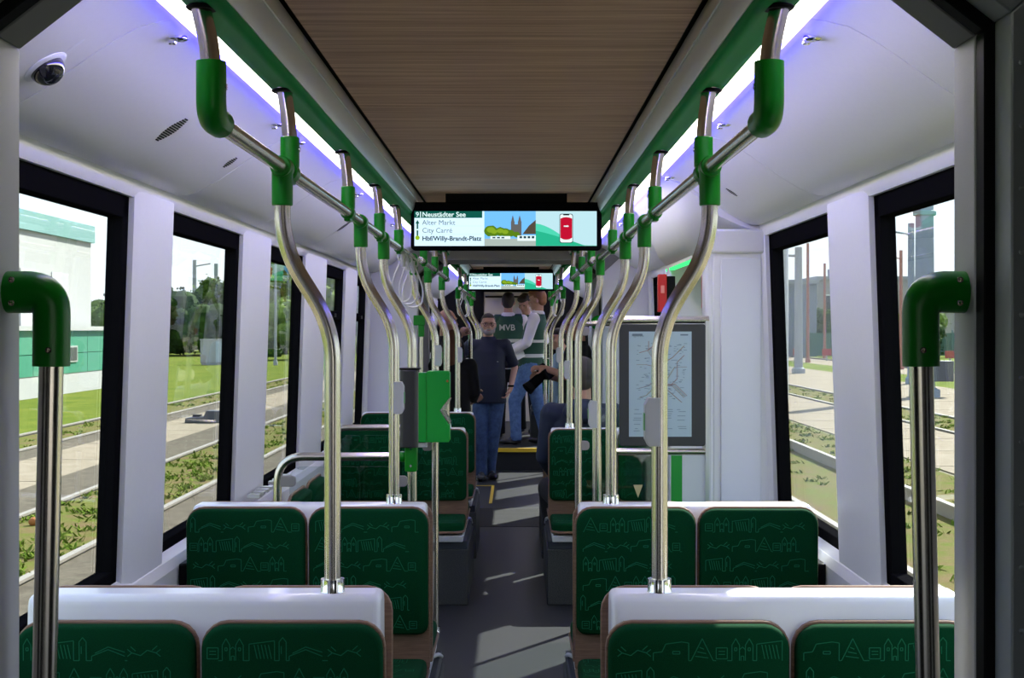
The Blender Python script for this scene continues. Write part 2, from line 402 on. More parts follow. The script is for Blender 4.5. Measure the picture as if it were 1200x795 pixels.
# end wall with a pale door frame
ew = MB().box(-1.2, -.42, END-.05, END+.05, 0, 2.33).box(.42, 1.2, END-.05, END+.05, 0, 2.33).box(-.42, .42, END-.05, END+.05, 2.16, 2.33)
struct(ew.build('wall_end', BLACK))
CREAM = mat('cream_door', (.62, .56, .46), .5)
d = struct(MB().box(-.42, .42, END-.03, END+.03, FZ, 2.16).build('door_1', CREAM, bevel=.01))
MB().box(-.36, .36, END-.036, END-.028, 1.1+FZ, 1.78).build('pane', mat('dark_cab_glass', (.03, .03, .035), .1), d)
struct(MB().box(-.40, .40, END-.04, END-.03, 2.075, 2.10).build('trim_cab_door', BLACK))

# right door bay: pocket cabinet, header housing, leaves, far post
cb = MB().box(.885, 1.22, 6.0, 6.12, 0, 2.03)
cb.box(.86, .90, 6.0, 6.12, 0, 2.06)
struct(cb.build('wall_cabinet', WHITE, bevel=.015, bseg=3))
struct(MB().box(.925, 1.10, 5.992, 6.0, .3, 1.915).build('trim_cabinet_face', mat('cabinet_face', (.72, .74, .79), .4), bevel=.004))
struct(MB().box(.88, 1.13, 5.985, 6.03, 1.935, 2.04).build('trim_cabinet_head', WHITE, bevel=.012, bseg=3))
struct(MB().box(.86, 1.22, 7.42, 7.52, 0, 2.06).build('wall_door_post', LILAC, bevel=.015, bseg=3))
hs = MB(); rings = []
sst = lambda a: (lambda c: c*c*(3-2*c))(max(0, min(1, a)))
for k in range(41):
    t = k/40; y = 6.062 + 1.49*t; q = sst(t/.30)
    pr = [(.655, 2.268), (.70, 2.262-.02*q), (.745, 2.245-.075*q), (.785, 2.222-.15*q), (.82, 2.195-.20*q), (.86, 2.165-.215*q), (.93, 2.10-.16*q), (1.02, 2.06-.12*q), (1.12, 2.03-.09*q)]
    rings.append([Vector((x, y, z)) for x, z in pr] + [Vector((1.20, y, 2.10)), Vector((1.20, y, 2.30)), Vector((.655, y, 2.30))])
hs.sweep(rings)
struct(hs.build('trim_door_header', WHITE, smooth=60))
dl = struct(MB().box(1.10, 1.14, 6.12, 6.20, 0, 2.0).box(1.10, 1.14, 6.72, 6.82, 0, 2.0).box(1.10, 1.14, 7.34, 7.42, 0, 2.0).box(1.10, 1.14, 6.12, 7.42, 1.90, 2.0).box(1.10, 1.14, 6.12, 7.42, 0, .10).build('door_2', BLACK, bevel=.006))
MB().box(1.115, 1.12, 6.2, 6.72, .1, 1.9).box(1.115, 1.12, 6.82, 7.34, .1, 1.9).build('pane', GLASS, dl)
t = thing('door_signal_light', 'glowing green light bar under the white door header on the right', 'lamp', (.875, 6.50, 1.935))
MB().box(-.012, .012, 0, 1.1, -.012, 0).build('green_diffuser', LEDG, t); MB().box(-.016, .016, -.01, 1.11, 0, .02).build('housing', WHITE, t)
for (x, y, lab, bk) in ((.80, 7.405, 'red emergency door release box with a black side on the far door post', True), (.865, 6.14, 'red emergency release box half hidden by the bent pole and white cabinet', False)):
    t = thing('emergency_release', lab, 'release box', (x, y, 1.70))
    MB().box(-.004, .042, -.055, 0, -.0, .20).build('housing', RED, t, bevel=.006)
    if bk: MB().box(.043, .088, -.04, 0, .05, .19).build('side_unit', BLACK, t, bevel=.004)
    MB().box(.010, .028, -.060, -.054, .10, .14).build('handle', mat('pale_red', (.75, .25, .22), .4), t)

V = lambda *a: Vector(a)
# ================================================================== OUTSIDE
GZ = -.35
GRASS = mat('grass_field', (0.072, 0.1116, 0.00864), .95, noise=(.9, (0.1368, 0.1584, 0.02016)), spec=.05)
DIRT = mat('dirt_ballast', (.20, .135, .075), .95, noise=(3.5, (.34, .27, .18)), bump=(30, .5))
WEEDY = mat('weedy_dirt', (0.1548, 0.1044, 0.054), .95, noise=(2.6, (0.0936, 0.1224, 0.01584)), bump=(30, .5), spec=.05)
CONC = mat('concrete_slab', (0.2376, 0.1944, 0.1404), .9, noise=(2.5, (0.288, 0.2412, 0.1836)), spec=.05)
ASPH = mat('grey_asphalt', (0.09, 0.0756, 0.0576), .9, noise=(7, (0.144, 0.1224, 0.0936)), spec=.05)
RAILM = mat('worn_rail_steel', (0.2592, 0.2304, 0.2016), .6)
gr = MB().box(-160, 160, -40, 420, GZ-.5, GZ-.02); struct(gr.build('ground', mat('ground_earth', (0.1728, 0.144, 0.0864), .95, noise=(.8, (0.1152, 0.1296, 0.036)))))
def strip(x0, x1, m, name, z=GZ, y0=-30, y1=300, joints=0):
    b = MB()
    if joints:
        y = y0
        while y < min(y1, 130): b.box(x0, x1, y, y+joints-.05, z-.02, z); y += joints
    else: b.box(x0, x1, y0, y1, z-.02, z)
    o = b.build(name, m, smooth=0); struct(o); return o
strip(-3.74, -1.3, ASPH, 'ground_gravel_strip', GZ-.004); strip(-5.06, -3.80, WEEDY, 'ground_weedy_bed', GZ-.006); strip(-6.0, -5.14, ASPH, 'ground_asphalt_strip')
strip(-7.3, -6.0, CONC, 'ground_concrete_slab', GZ+.002, joints=3.0); strip(-7.85, -7.3, ASPH, 'ground_asphalt_strip', GZ-.002); strip(-8.95, -7.95, WEEDY, 'ground_weedy_bed', GZ-.006)
strip(-40, -9.05, GRASS, 'ground_grass_field', GZ-.004)
strip(1.3, 5.9, WEEDY, 'ground_weedy_bed', GZ-.006); strip(6.0, 8.2, CONC, 'ground_concrete_slab', GZ, joints=2.5); strip(8.4, 9.6, WEEDY, 'ground_weedy_bed', GZ-.004)
strip(9.8, 14.5, CONC, 'ground_concrete_slab', GZ, joints=4.0); strip(14.5, 17.0, GRASS, 'ground_grass_field', GZ-.003); strip(17.0, 19.6, CONC, 'ground_concrete_slab', GZ, joints=4.0); strip(19.9, 60, GRASS, 'ground_grass_field', GZ-.004)
for x, h, lab in ((-3.77, .035, 'nearest tram rail outside the left windows'), (-5.1, .035, 'second tram rail outside the left windows, edge of asphalt'), (-7.9, .03, 'third tram rail on the left, beyond the concrete slabs'), (-9.0, .04, 'farthest tram rail on the left, edge of the grass'),
                  (3.1, .10, 'nearest tram rail outside the right windows'), (4.55, .15, 'thick rail outside the right windows with dark side'), (8.3, .03, 'tram rail on the right beyond the first concrete slabs'), (9.7, .03, 'tram rail on the right at the edge of wide concrete'), (19.75, .08, 'farthest rail on the right before the grass')):
    b = MB().prism([(-.035, h), (.035, h), (.035, h-.025), (.012, h-.035), (.012, -.02), (-.012, -.02), (-.012, h-.035), (-.035, h-.025)], -30, 97 if x > 19 else 260, 'y')
    o = b.build('tram_rail', RAILM); o.location = (x, 0, GZ); tag(o, lab, 'rail', 'tram rails beside the tram')
TUFT = mat('weed_leaves', (0.0864, 0.1512, 0.01296), .9, noise=(4, (0.1728, 0.216, 0.0288)), spec=.05)
def tufts(name, regs, n, seed):
    rnd = random.Random(seed); b = MB()
    for _ in range(n):
        x0, x1, y0, y1 = rnd.choice(regs); cx, cy = rnd.uniform(x0, x1), rnd.uniform(y0, y1); R_ = rnd.uniform(.03, .16)
        for _ in range(rnd.randint(6, 16)):
            a = rnd.random()*2*PI; r = R_*math.sqrt(rnd.random()); x, y = cx+r*math.cos(a), cy+r*math.sin(a); h = rnd.uniform(.012, .05); wd = rnd.uniform(.006, .02); t_ = rnd.random()*PI; dx, dy = wd*math.cos(t_), wd*math.sin(t_); lx, ly = rnd.uniform(-.06, .06), rnd.uniform(-.06, .06)
            b.add([(x-dx, y-dy, GZ-.005), (x+dx, y+dy, GZ-.005), (x+dx*.5+lx, y+dy*.5+ly, GZ+h), (x-dx*.5+lx, y-dy*.5+ly, GZ+h*.9)], [(0, 1, 2, 3)])
    o = b.build(name, TUFT, smooth=0, fixn=False); o['kind'] = 'stuff'; tag(o, {'weeds_left': 'low green weeds growing between the rails outside the left windows', 'weeds_right': 'low green weeds growing between the rails outside the right windows'}[nm_], 'weeds'); o.name = 'weeds'
nm_ = 'weeds_left'; tufts('weeds', [(-5.0, -3.85, 6, 22), (-5.0, -3.85, 10, 40), (-8.9, -8.0, 15, 60)], 650, 5)
nm_ = 'weeds_right'; tufts('weeds', [(2.0, 5.8, 8, 30), (4.7, 5.9, 8, 40), (8.4, 9.6, 15, 60)], 700, 6)

def part(m, nm, mt, root, **k): return m.build(nm, mt, root, **k)
# left: white works building with teal roof edge, low green hall in front
t = thing('works_building', 'large white building with teal roof edge outside the nearest left window', 'building', (-15.2, 0, GZ))
PLAST = mat('white_render', (0.36, 0.36, 0.3528), .9); TEAL = mat('teal_fascia', (.13, .27, .26), .7); GPAN = mat('green_wall_panel', (.010, .19, .105), .7); DGL = mat('dark_window_glass', (.05, .06, .065), .15)
wl = part(MB().box(-14, 0, 10, 50.2, 0, 5.05), 'wall', PLAST, t); part(MB().box(-14.1, .12, 9.9, 50.3, 5.05, 5.65), 'roof_fascia', TEAL, t)
for y in (36.6, 43.0, 45.9, 33.0):
    f = part(MB().box(-.05, .03, y, y+1.7, 1.95, 3.85), 'window', mat('pale_shutter', (.42, .42, .42), .6), t)
    part(MB().box(-.02, .1, y-.1, y+1.8, 1.86, 1.95), 'window_sill', ALU, f)
t = thing('low_hall', 'low green panelled hall with white plinth outside the nearest left window', 'building', (-13.6, 0, GZ))
part(MB().box(-1.45, 0, 12, 50, 0, .62), 'plinth', PLAST, t)
gp = MB()
for k in range(15): gp.box(-1.45, .02, 12+k*2.5+.02, 14.5+k*2.5-.02, .62, 1.22).box(-1.45, .02, 12+k*2.5+.02, 14.5+k*2.5-.02, 1.24, 1.92)
part(gp, 'green_cladding', GPAN, t); part(MB().box(-1.45, .15, 11.9, 50.1, 1.92, 2.05), 'roof_edge', PLAST, t)
for y in (41.5, 32):
    f = part(MB().box(.0, .06, y, y+1.9, .95, 1.45), 'window', ALU, t); part(MB().box(.05, .07, y+.1, y+1.8, 1.0, 1.4), 'pane', DGL, f)

LEAF = [mat('leaf_dark', (.008, .024, .004), .8, noise=(1.6, (.040, .085, .012)), bump=(3, 1.0), spec=.1), mat('leaf_mid', (.022, .05, .006), .8, noise=(1.6, (.09, .155, .02)), bump=(3, 1.0), spec=.1), mat('leaf_pale', (.05, .095, .012), .8, noise=(1.6, (.19, .27, .045)), bump=(3, 1.0), spec=.1)]
BARK = mat('bark', (.10, .07, .05), .9)
def tree(x, y, h, r, kind, lab, trunk=.25, n=1500, cone=False, group='trees and bushes outside', nm='tree'):
    t = thing(nm, lab, 'tree' if nm == 'tree' else 'bush', (x, y, GZ), 0, group); rnd = random.Random(int(x*31+y*7)); b = MB()
    cl = []
    for _ in range(22):
        a = rnd.random()*2*PI; f = rnd.random()
        if cone: rr = r*(1-f)*.8; cl.append((rr*math.cos(a), rr*math.sin(a), h*(trunk+(1-trunk)*f*.95), r*(.25+.3*(1-f))))
        else:
            rr = r*math.sqrt(rnd.random())*.8; zz = h*(trunk+(1-trunk)*(.15+.7*f*math.sqrt(max(.05, 1-(rr/r)**2)))); cl.append((rr*math.cos(a), rr*math.sin(a), zz, r*rnd.uniform(.25, .48)))
    if not cone: cl += [(0, 0, h*(.45+.3*trunk), r*.75), (r*.3, 0, h*.55, r*.6), (-r*.3, 0, h*.55, r*.6)]
    for cx, cy, cz, cr_ in cl: b.ell((cx, cy, cz), (cr_*.80, cr_*.80, cr_*.74), 10, 7)
    for _ in range(int(n*1.7)):
        cx, cy, cz, cr_ = rnd.choice(cl); d_ = V(rnd.gauss(0, 1), rnd.gauss(0, 1), rnd.gauss(0, 1)).normalized(); p = V(cx, cy, cz)+d_*cr_*rnd.uniform(.65, 1.05)
        if p.z < .05: continue
        s_ = (.10+h*.022)*rnd.uniform(.6, 1.5); u = d_.cross(V(rnd.gauss(0, 1), rnd.gauss(0, 1), rnd.gauss(0, 1))).normalized(); v = (d_+V(rnd.gauss(0, .6), rnd.gauss(0, .6), rnd.gauss(0, .6))).normalized()
        b.add([p-u*s_*.5, p+v*s_*.6, p+u*s_*.5, p-v*s_*.6], [(0, 1, 2, 3)])
    b.build('foliage', LEAF[kind], t, smooth=0, fixn=False)
    MB().tube([(0, 0, 0), (.05, 0, h*max(trunk, .15)), (0, .05, h*.6)], [h*.035, h*.028, h*.012], 8).build('trunk', BARK, t)
tree(-26.5, 104, 5.0, 3.6, 0, 'dark rounded bush at the grass edge in the second left window', .05, 1800, nm='bush')
tree(-22.8, 103, 4.6, 3.0, 0, 'dark bush on the right side of the second left window', .05, 1500, nm='bush')
tree(-30.0, 118, 5.4, 3.4, 1, 'mid green bush at the left of the second left window', .05, 1500, nm='bush')
tree(-25.5, 122, 6.4, 3.2, 1, 'green tree standing up behind the dark bushes on the left', .2, 1500)
tree(-22.0, 108, 7.6, 3.0, 1, 'tall green tree at the right edge of the second left window', .15, 1800)
tree(-18.5, 112, 8.6, 3.8, 2, 'tall pale green tree filling the third left window', .12, 2400)
tree(-17.6, 100, 3.4, 1.5, 0, 'small dark conical bush in the third left window', .05, 900, True, nm='bush')
tree(-15.6, 118, 8.6, 3.6, 2, 'tall pale green tree behind the hopper window on the left', .12, 2200)
tree(-13.4, 120, 8.0, 3.4, 1, 'green tree beyond the last left windows of the near car', .12, 1800)
tree(-36.5, 125, 4.5, 3.5, 1, 'green bush at the far end of the white building', .05, 1200, nm='bush')
for i, (x, y, h, r, k) in enumerate(((-14, 90, 5, 2.6, 2), (-11.5, 120, 7.5, 3, 1), (-11, 150, 9, 4, 0))):
    tree(x, y, h, r, k, ('low pale tree', 'mid green tree', 'dark tall tree')[i]+' seen through the far left windows near the door', .1, 1200)
def mast(nm, lab, x, y, h, r, m, arm=None, box=False):
    t = thing(nm, lab, 'pole', (x, y, GZ), 0, 'masts outside the tram')
    MB().tube([(0, 0, 0), (0, 0, h)], [r, r*.8], 12).build('mast_tube', m, t)
    MB().lathe([(r*1.5, 0), (r*1.5, .2), (r, .28)], 12).build('mast_base', m, t)
    if arm: MB().tube([(0, 0, h*.93), (arm, 0, h*.96)], r*.3, 6).build('bracket_arm', m, t)
    if box:
        MB().box(-.1, .75, -.35, .2, .45, 1.05).build('junction_box', mat('mast_box', (.07, .075, .09), .6), t, bevel=.03)
        for z in (5.25,): MB().lathe([(r*1.02, z), (r*1.10, z+.02), (r*1.10, z+.12), (r*1.02, z+.14)], 14).build('mast_band', TEAL, t)
    return t
MG = mat('blue_grey_mast', (.20, .24, .30), .7); MR = mat('rust_red_mast', (.34, .15, .11), .8); MC = mat('concrete_mast', (.32, .33, .34), .9)
mast('overhead_line_mast', 'thick blue-grey mast with box outside the nearest right window', 11.9, 40.5, 8, .30, MG, None, True)
mast('overhead_line_mast', 'thinner grey mast left of the thick one outside right window', 14.2, 50, 5.75, .14, MG, -1.0)
mast('overhead_line_mast', 'rust red mast left of the thinner grey one outside right window', 18.8, 68, 5.8, .10, MR, -1.2)
mast('overhead_line_mast', 'grey mast in the second right window, left one', 12.6, 62, 5.6, .20, MC, -3.4)
mast('overhead_line_mast', 'slim red mast in the second right window', 17.2, 82, 7.0, .10, MR)
t = mast('overhead_line_mast', 'mast with small sign boxes in the second right window', 20.4, 92, 6.3, .10, MR)
MB().box(.2, 1.0, -.1, .1, 5.2, 5.9).box(1.3, 2.1, -.1, .1, 5.2, 5.9).build('sign_box', MG, t, bevel=.03)
mast('overhead_line_mast', 'grey mast with arm above the dark bushes, second left window', -29.8, 130, 8.4, .22, MC, 1.5)
mast('overhead_line_mast', 'grey mast right of the other, second left window', -24.8, 116, 7.4, .2, MC)
mast('street_lamp', 'thin lamp pole on the grass in the third left window', -13.0, 76, 6.2, .08, MC, -1.2)
t = thing('switch_cabinet', 'white electrical cabinet on the grass in the second left window', 'cabinet', (-16.5, 77, GZ))
MB().box(-.75, .75, -.3, .3, .1, 1.35).build('casing', PLAST, t, bevel=.02); MB().box(-.78, .78, -.33, .33, 1.35, 1.42).build('lid', MC, t); MB().box(-.7, .7, -.27, .27, 0, .1).build('plinth', MC, t)
MB().box(.1, .7, -.32, -.29, .15, 1.3).build('door', mat('cabinet_blue_grey', (.40, .46, .52), .5), t)
t = thing('point_machine', 'dark grey point machine box on the asphalt in the second left window', 'machine', (-6.45, 29.3, GZ))
MB().prism([(-.40, 0), (.36, 0), (.36, .26), (.05, .26), (.0, .14), (-.38, .11)], -.2, .2, 'y').build('casing', mat('machine_grey', (.07, .07, .08), .6), t, bevel=.02); MB().box(-.25, -.1, -.1, .1, .11, .17).build('lid', BLACK, t)
tag(MB().ell((-4.78, 14.0, GZ+.03), (.05, .05, .045)).build('orange_lump', mat('orange_plastic', (.38, .13, .03), .8)), 'small orange lump lying by the rail in the nearest left window', 'litter')
# right: factory buildings, fence, signs, trees
def factory(x0, x1, y0, y1, h, m, lab, win=True):
    t = thing('factory_building', lab, 'building', ((x0+x1)/2, y0, GZ), 0, 'factory buildings on the right'); a, b = x0-(x0+x1)/2, x1-(x0+x1)/2
    part(MB().box(a, b, 0, y1-y0, 0, h), 'wall', m, t); part(MB().box(a-.15, b+.15, -.15, y1-y0+.15, h, h+.3), 'roof_edge', MC, t)
    if win:
        for k in range(max(1, int((b-a)/2.4))):
            f = part(MB().box(a+.6+k*2.4, a+2.0+k*2.4, -.05, .02, h*.55, h*.8), 'window', ALU, t); part(MB().box(a+.7+k*2.4, a+1.9+k*2.4, -.06, -.04, h*.57, h*.78), 'pane', DGL, f)
factory(26.0, 40.0, 120, 150, 6.2, mat('beige_render', (0.3312, 0.3096, 0.2736), .9), 'pale beige factory building in the second right window')
factory(18.2, 21.6, 100, 125, 5.2, mat('grey_sheeting', (.20, .22, .26), .7), 'dark grey shed at the left edge of second right window', False)
factory(41, 64, 125, 160, 6.5, PLAST, 'pale factory building behind the red mast in the nearest right window')
factory(-44, -36, 150, 170, 5.5, mat('brick_red', (.17, .09, .08), .9), 'brick building beyond the white works building on the left')
t = thing('mesh_fence', 'green mesh fence along the far grass on the right', 'fence', (0, 96, GZ))
MB().box(20, 70, 0, .03, .15, 1.7).build('mesh_panel', mat('fence_green', (.06, .14, .10), .8), t)
for k in range(21): MB().box(20+k*2.5, 20.08+k*2.5, -.05, .0, 0, 1.9).build('post', mat('fence_post', (.10, .18, .14), .8) if k == 0 else bpy.data.materials['fence_post'], t)
for x, y, lab in ((17.4, 86, 'left'), (19.2, 86, 'middle'), (24.3, 78, 'right')):
    t = thing('small_red_sign', f'small red sign on a short post in the far right grass, {lab} one', 'sign', (x, y, GZ), 0, 'small red signs'); MB().box(-.28, .28, -.03, .03, .35, .75).build('board', mat('dull_red', (.35, .05, .04), .7) if lab == 'left' else bpy.data.materials['dull_red'], t); MB().box(-.04, .04, -.02, .05, 0, .35).build('post', MC, t)
tree(18.0, 110, 9.5, 2.2, 1, 'tall narrow tree at the left edge of the second right window', .1, 1500, True)
tree(24.5, 105, 4.4, 2.4, 1, 'green bush before the beige factory in the second right window', .05, 1300, nm='bush')
tree(28.5, 98, 3.6, 2.0, 2, 'pale green bush at the right side of second right window', .05, 1100, nm='bush')
tree(27.0, 95, 2.8, 2.2, 0, 'low dark bush before the fence in the nearest right window', .05, 900, nm='bush')
tree(13.0, 120, 7, 3.2, 1, 'green tree seen through the right door', .1, 1200)

# ================================================================== CEILING FITTINGS
def hook(x, y, z, lab):
    sg = 1 if x > 0 else -1
    t = thing('coat_hook', lab, 'hook', (x, y, z), 0, 'chrome fittings in the side ceiling')
    MB().lathe([(.004, .004), (.022, .002), (.022, -.004), (.014, -.008), (.001, -.009)]).build('base_plate', CHROME, t)
    MB().box(-.022, -.004, -.006, .006, -.016, -.004).build('knob', CHROME, t, bevel=.003)
for sg, nm in ((-1, 'left'), (1, 'right')):
    for i, y in enumerate((3.11, 4.42, 4.85 if sg < 0 else 5.96, 6.7, 8.6)):
        hook(sg*.705, y, 2.259, f'small chrome fitting in {nm} side ceiling panel, {["nearest", "second nearest", "third nearest", "fourth nearest", "farthest"][i]} on that side')
def vent(sg, xa, za, xb, zb, y, n, lab):
    t = thing('ceiling_vent', lab, 'vent', (sg*(xa+xb)/2, y, (za+zb)/2), 0, 'slotted vents in the side ceiling')
    m = MB(); cx, cz = (xa+xb)/2, (za+zb)/2
    nx, nz = -(zb-za), (xb-xa); l = math.hypot(nx, nz); nx, nz = nx/l, nz/l
    if nz > 0: nx, nz = -nx, -nz
    for k in range(n):
        f = (k+.5)/n; x = xa+(xb-xa)*f-cx; z = za+(zb-za)*f-cz; h = (.075 if n > 9 else .05)*math.sin(PI*(f*.8+.1))*1.0
        ux, uz = (xb-xa)/n*.28, (zb-za)/n*.28
        vs = []
        for o in (.0012, -.004):
            vs += [(sg*(x-ux+nx*o), -h/2, z-uz+nz*o), (sg*(x+ux+nx*o), -h/2, z+uz+nz*o), (sg*(x+ux+nx*o), h/2, z+uz+nz*o), (sg*(x-ux+nx*o), h/2, z-uz+nz*o)]
        m.add(vs, [(0, 1, 2, 3), (7, 6, 5, 4), (0, 4, 5, 1), (1, 5, 6, 2), (2, 6, 7, 3), (3, 7, 4, 0)])
    m.build('slots', BLACK, t)
vent(-1, .94, 2.127, .854, 2.187, 3.83, 14, 'larger slotted vent in left side ceiling panel, nearest the dome camera')
vent(-1, .917, 2.143, .871, 2.175, 4.6, 8, 'smaller slotted vent in left side ceiling above the second window')
vent(-1, .92, 2.141, .85, 2.19, 7.56, 12, 'far slotted vent in left side ceiling, beyond the second handrail clamp')
vent(1, .88, 2.169, .925, 2.138, 5.54, 8, 'slotted vent in right side ceiling beside the first grab pole')
# dome camera
t = thing('dome_camera', 'black glass dome security camera on the left side ceiling', 'camera', (-.915, 2.85, 2.148))
R = Matrix.Rotation(math.radians(-35), 3, 'Y')
MB().lathe([(.03, .02), (.050, .004), (.049, -.004), (.043, -.008), (.001, -.008)], 28, X=R.to_4x4()).build('fairing', SHELLW, t)
MB().ell((0, 0, 0), (.037, .037, .036), 24, 14, X=(Matrix.Translation(R @ Vector((0, 0, -.006))) @ R.to_4x4())).build('dome', mat('dome_glass', (.01, .01, .012), .06, coat=.6), t)
MB().ell((0, 0, 0), (.045, .016, .008), 20, 10, X=Matrix.Translation((.060, .0, .046)) @ R.to_4x4()).build('cable_fairing', SHELLW, t)

# ================================================================== DISPLAYS
LCDW = emat('screen_white', (.62, .84, 1.0), .95); LCDG = emat('screen_dark_green', (.005, .10, .075), .8); LCDT = emat('screen_grey_text', (.10, .16, .20), .8)
LCDD = emat('screen_dark_text', (.02, .05, .07), .8); LCDL = emat('screen_light_text', (.75, .95, .95), .9); LCDLine = emat('screen_rule', (.45, .66, .78), .8)
LCDSky = emat('screen_sky', (.16, .48, .95), .9); LCDTree = emat('screen_tree', (.10, .22, .01), .8); LCDTree2 = emat('screen_tree_light', (.24, .40, .02), .8)
LCDStone = emat('screen_stone', (.13, .13, .13), .8); LCDRoof = emat('screen_roof', (.09, .07, .05), .8); LCDPave = emat('screen_paving', (.42, .50, .46), .8)
LCDPale = emat('screen_pale_blue', (.46, .70, .76), .9); LCDM1 = emat('screen_mint', (.07, .60, .40), .9); LCDM2 = emat('screen_green_wave', (.02, .42, .24), .9)
LCDRed = emat('screen_red', (.50, .006, .03), .85); LCDBlk = emat('screen_black', (.006, .008, .012), .5); LCDLime = emat('screen_lime', (.28, .45, .01), .9); LCDPh = emat('screen_phone_white', (.75, .92, .95), .9)
def display(loc, lab):
    t = thing('information_display', lab, 'display', loc, 0, 'passenger information displays')
    MB().prism(rrect(-.47, .47, -.118, .118, .018), 0, .07, 'y').build('housing', BLACKG, t, bevel=.004)
    MB().box(-.30, .30, .02, .05, .118, .165).build('mounting_bracket', BLACK, t)
    sc = MB().box(-.452, .445, -.003, 0, -.098, .073).build('screen', LCDW, t)
    y = -.0032
    def flat(nm, m, polys, dy=0):
        b = MB()
        for p in polys: b.prism(p, y-dy-.0004, y-dy, 'y')
        return b.build(nm, m, sc, smooth=0)
    R_ = lambda x0, x1, z0, z1: [(x0, z0), (x1, z0), (x1, z1), (x0, z1)]
    flat('title_bar', LCDG, [R_(-.452, -.118, .040, .073)])
    flat('title_divider', LCDL, [R_(-.424, -.420, .042, .071)], .0006)
    text('9', .034, LCDL, sc, (-.446, y-.001, .0455)); text('Neustädter See', .034, LCDL, sc, (-.414, y-.001, .0455), bold=.0004)
    text('Alter Markt', .034, LCDT, sc, (-.414, y-.001, .006)); text('City Carré', .034, LCDT, sc, (-.414, y-.001, -.033))
    text('Hbf/Willy-Brandt-Platz', .0318, LCDD, sc, (-.414, y-.001, -.072), bold=.0008)
    flat('row_rule', LCDLine, [R_(-.418, -.12, -.0005, .0005), R_(-.418, -.12, -.041, -.040)])
    flat('route_line', LCDG, [R_(-.441, -.433, -.05, .015), [(-.447, .012), (-.427, .012), (-.437, .030)]])
    flat('route_stop', LCDL, [[(-.437+.004*math.cos(a*PI/6), -.018+.004*math.sin(a*PI/6)) for a in range(12)]], .0006)
    flat('route_current_stop', LCDLime, [[(-.437+.011*math.cos(a*PI/8), -.058+.011*math.sin(a*PI/8)) for a in range(16)]], .0006)
    x0 = -.108; x1 = .145
    flat('picture_sky', LCDSky, [R_(x0, x1, -.098, .073)])
    flat('picture_paving', LCDPave, [R_(x0, x1, -.098, -.062)], .0006)
    tw = []
    for cx in (.032, .066):
        tw += [R_(cx-.009, cx+.009, -.05, .022), [(cx-.0075, .022), (cx+.0075, .022), (cx+.005, .036), (cx-.005, .036)], [(cx-.005, .036), (cx+.005, .036), (cx, .054)]]
    tw.append(R_(.032, .066, -.05, .008)); flat('picture_towers', LCDStone, tw, .0007)
    flat('picture_roof', LCDRoof, [[(.08, -.04), (x1, -.04), (x1, .03), (.112, .002)]], .0008)
    random.seed(3); tr = []
    for cx, cz, r in ((-.095, -.025, .032), (-.06, -.03, .024), (-.03, -.028, .026), (-.005, -.032, .024), (.02, -.036, .02), (.05, -.042, .016)):
        cx = max(cx, x0+r*1.02); tr.append([(cx+r*(1+.12*random.random())*math.cos(a*PI/8) if cx+r*1.2 > x0 else x0, cz+r*(.8+.15*random.random())*math.sin(a*PI/8)) for a in range(16)])
    flat('picture_trees', LCDTree, tr, .001); flat('picture_tree_tops', LCDTree2, [[(p[0]*.6+(sum(q[0] for q in P)/16)*.4, p[1]*.5+.5*max(q[1] for q in P)-.008) for p in P] for P in tr[:4]], .0014)
    flat('picture_tram', LCDPh, [R_(.055, x1, -.073, -.047), R_(x0+.03, .02, -.064, -.05)], .0018); flat('picture_tram_windows', LCDD, [R_(.065+k*.020, .078+k*.020, -.061, -.050) for k in range(4)] + [R_(x0+.04+k*.022, x0+.055+k*.022, -.061, -.054) for k in range(3)], .0022)
    flat('advert_field', LCDPale, [R_(x1, .445, -.098, .073)])
    wv = lambda f: [(x1, -.098)] + [(x1+(.445-x1)*k/14, f(k/14)) for k in range(15)] + [(.445, -.098)]
    flat('advert_mint_wave', LCDM1, [wv(lambda u: max(-.0975, .012-.11*min(1, u/.62)**1.6))], .0006)
    flat('advert_green_wave', LCDM2, [wv(lambda u: max(-.0975, -.024-.072*min(1, u/.8)**1.2))], .001)
    flat('phone_rim', LCDBlk, [rrect(.262, .328, -.084, .060, .010)], .0014); flat('phone_face', LCDPh, [rrect(.265, .325, -.081, .057, .009)], .0018)
    flat('phone_notch', LCDBlk, [R_(.280, .310, .052, .058)], .0022)
    oval = [(.266, -.058), (.28, -.066), (.295, -.068), (.31, -.066), (.324, -.058), (.324, .036), (.31, .042), (.295, .044), (.28, .042), (.266, .036)]
    flat('phone_red_field', LCDRed, [oval], .0022)
    text('mein', .012, LCDPh, sc, (.295, y-.003, -.004), align='CENTER', bold=.0006, name='lettering')
    return t
d1 = display((.0, 6.88, 2.118), 'wide route display hanging from the wooden ceiling, nearer and larger one')
dup(d1, (.0, 15.0, 2.138), 'wide route display far down the aisle, smaller in view, below the near one')

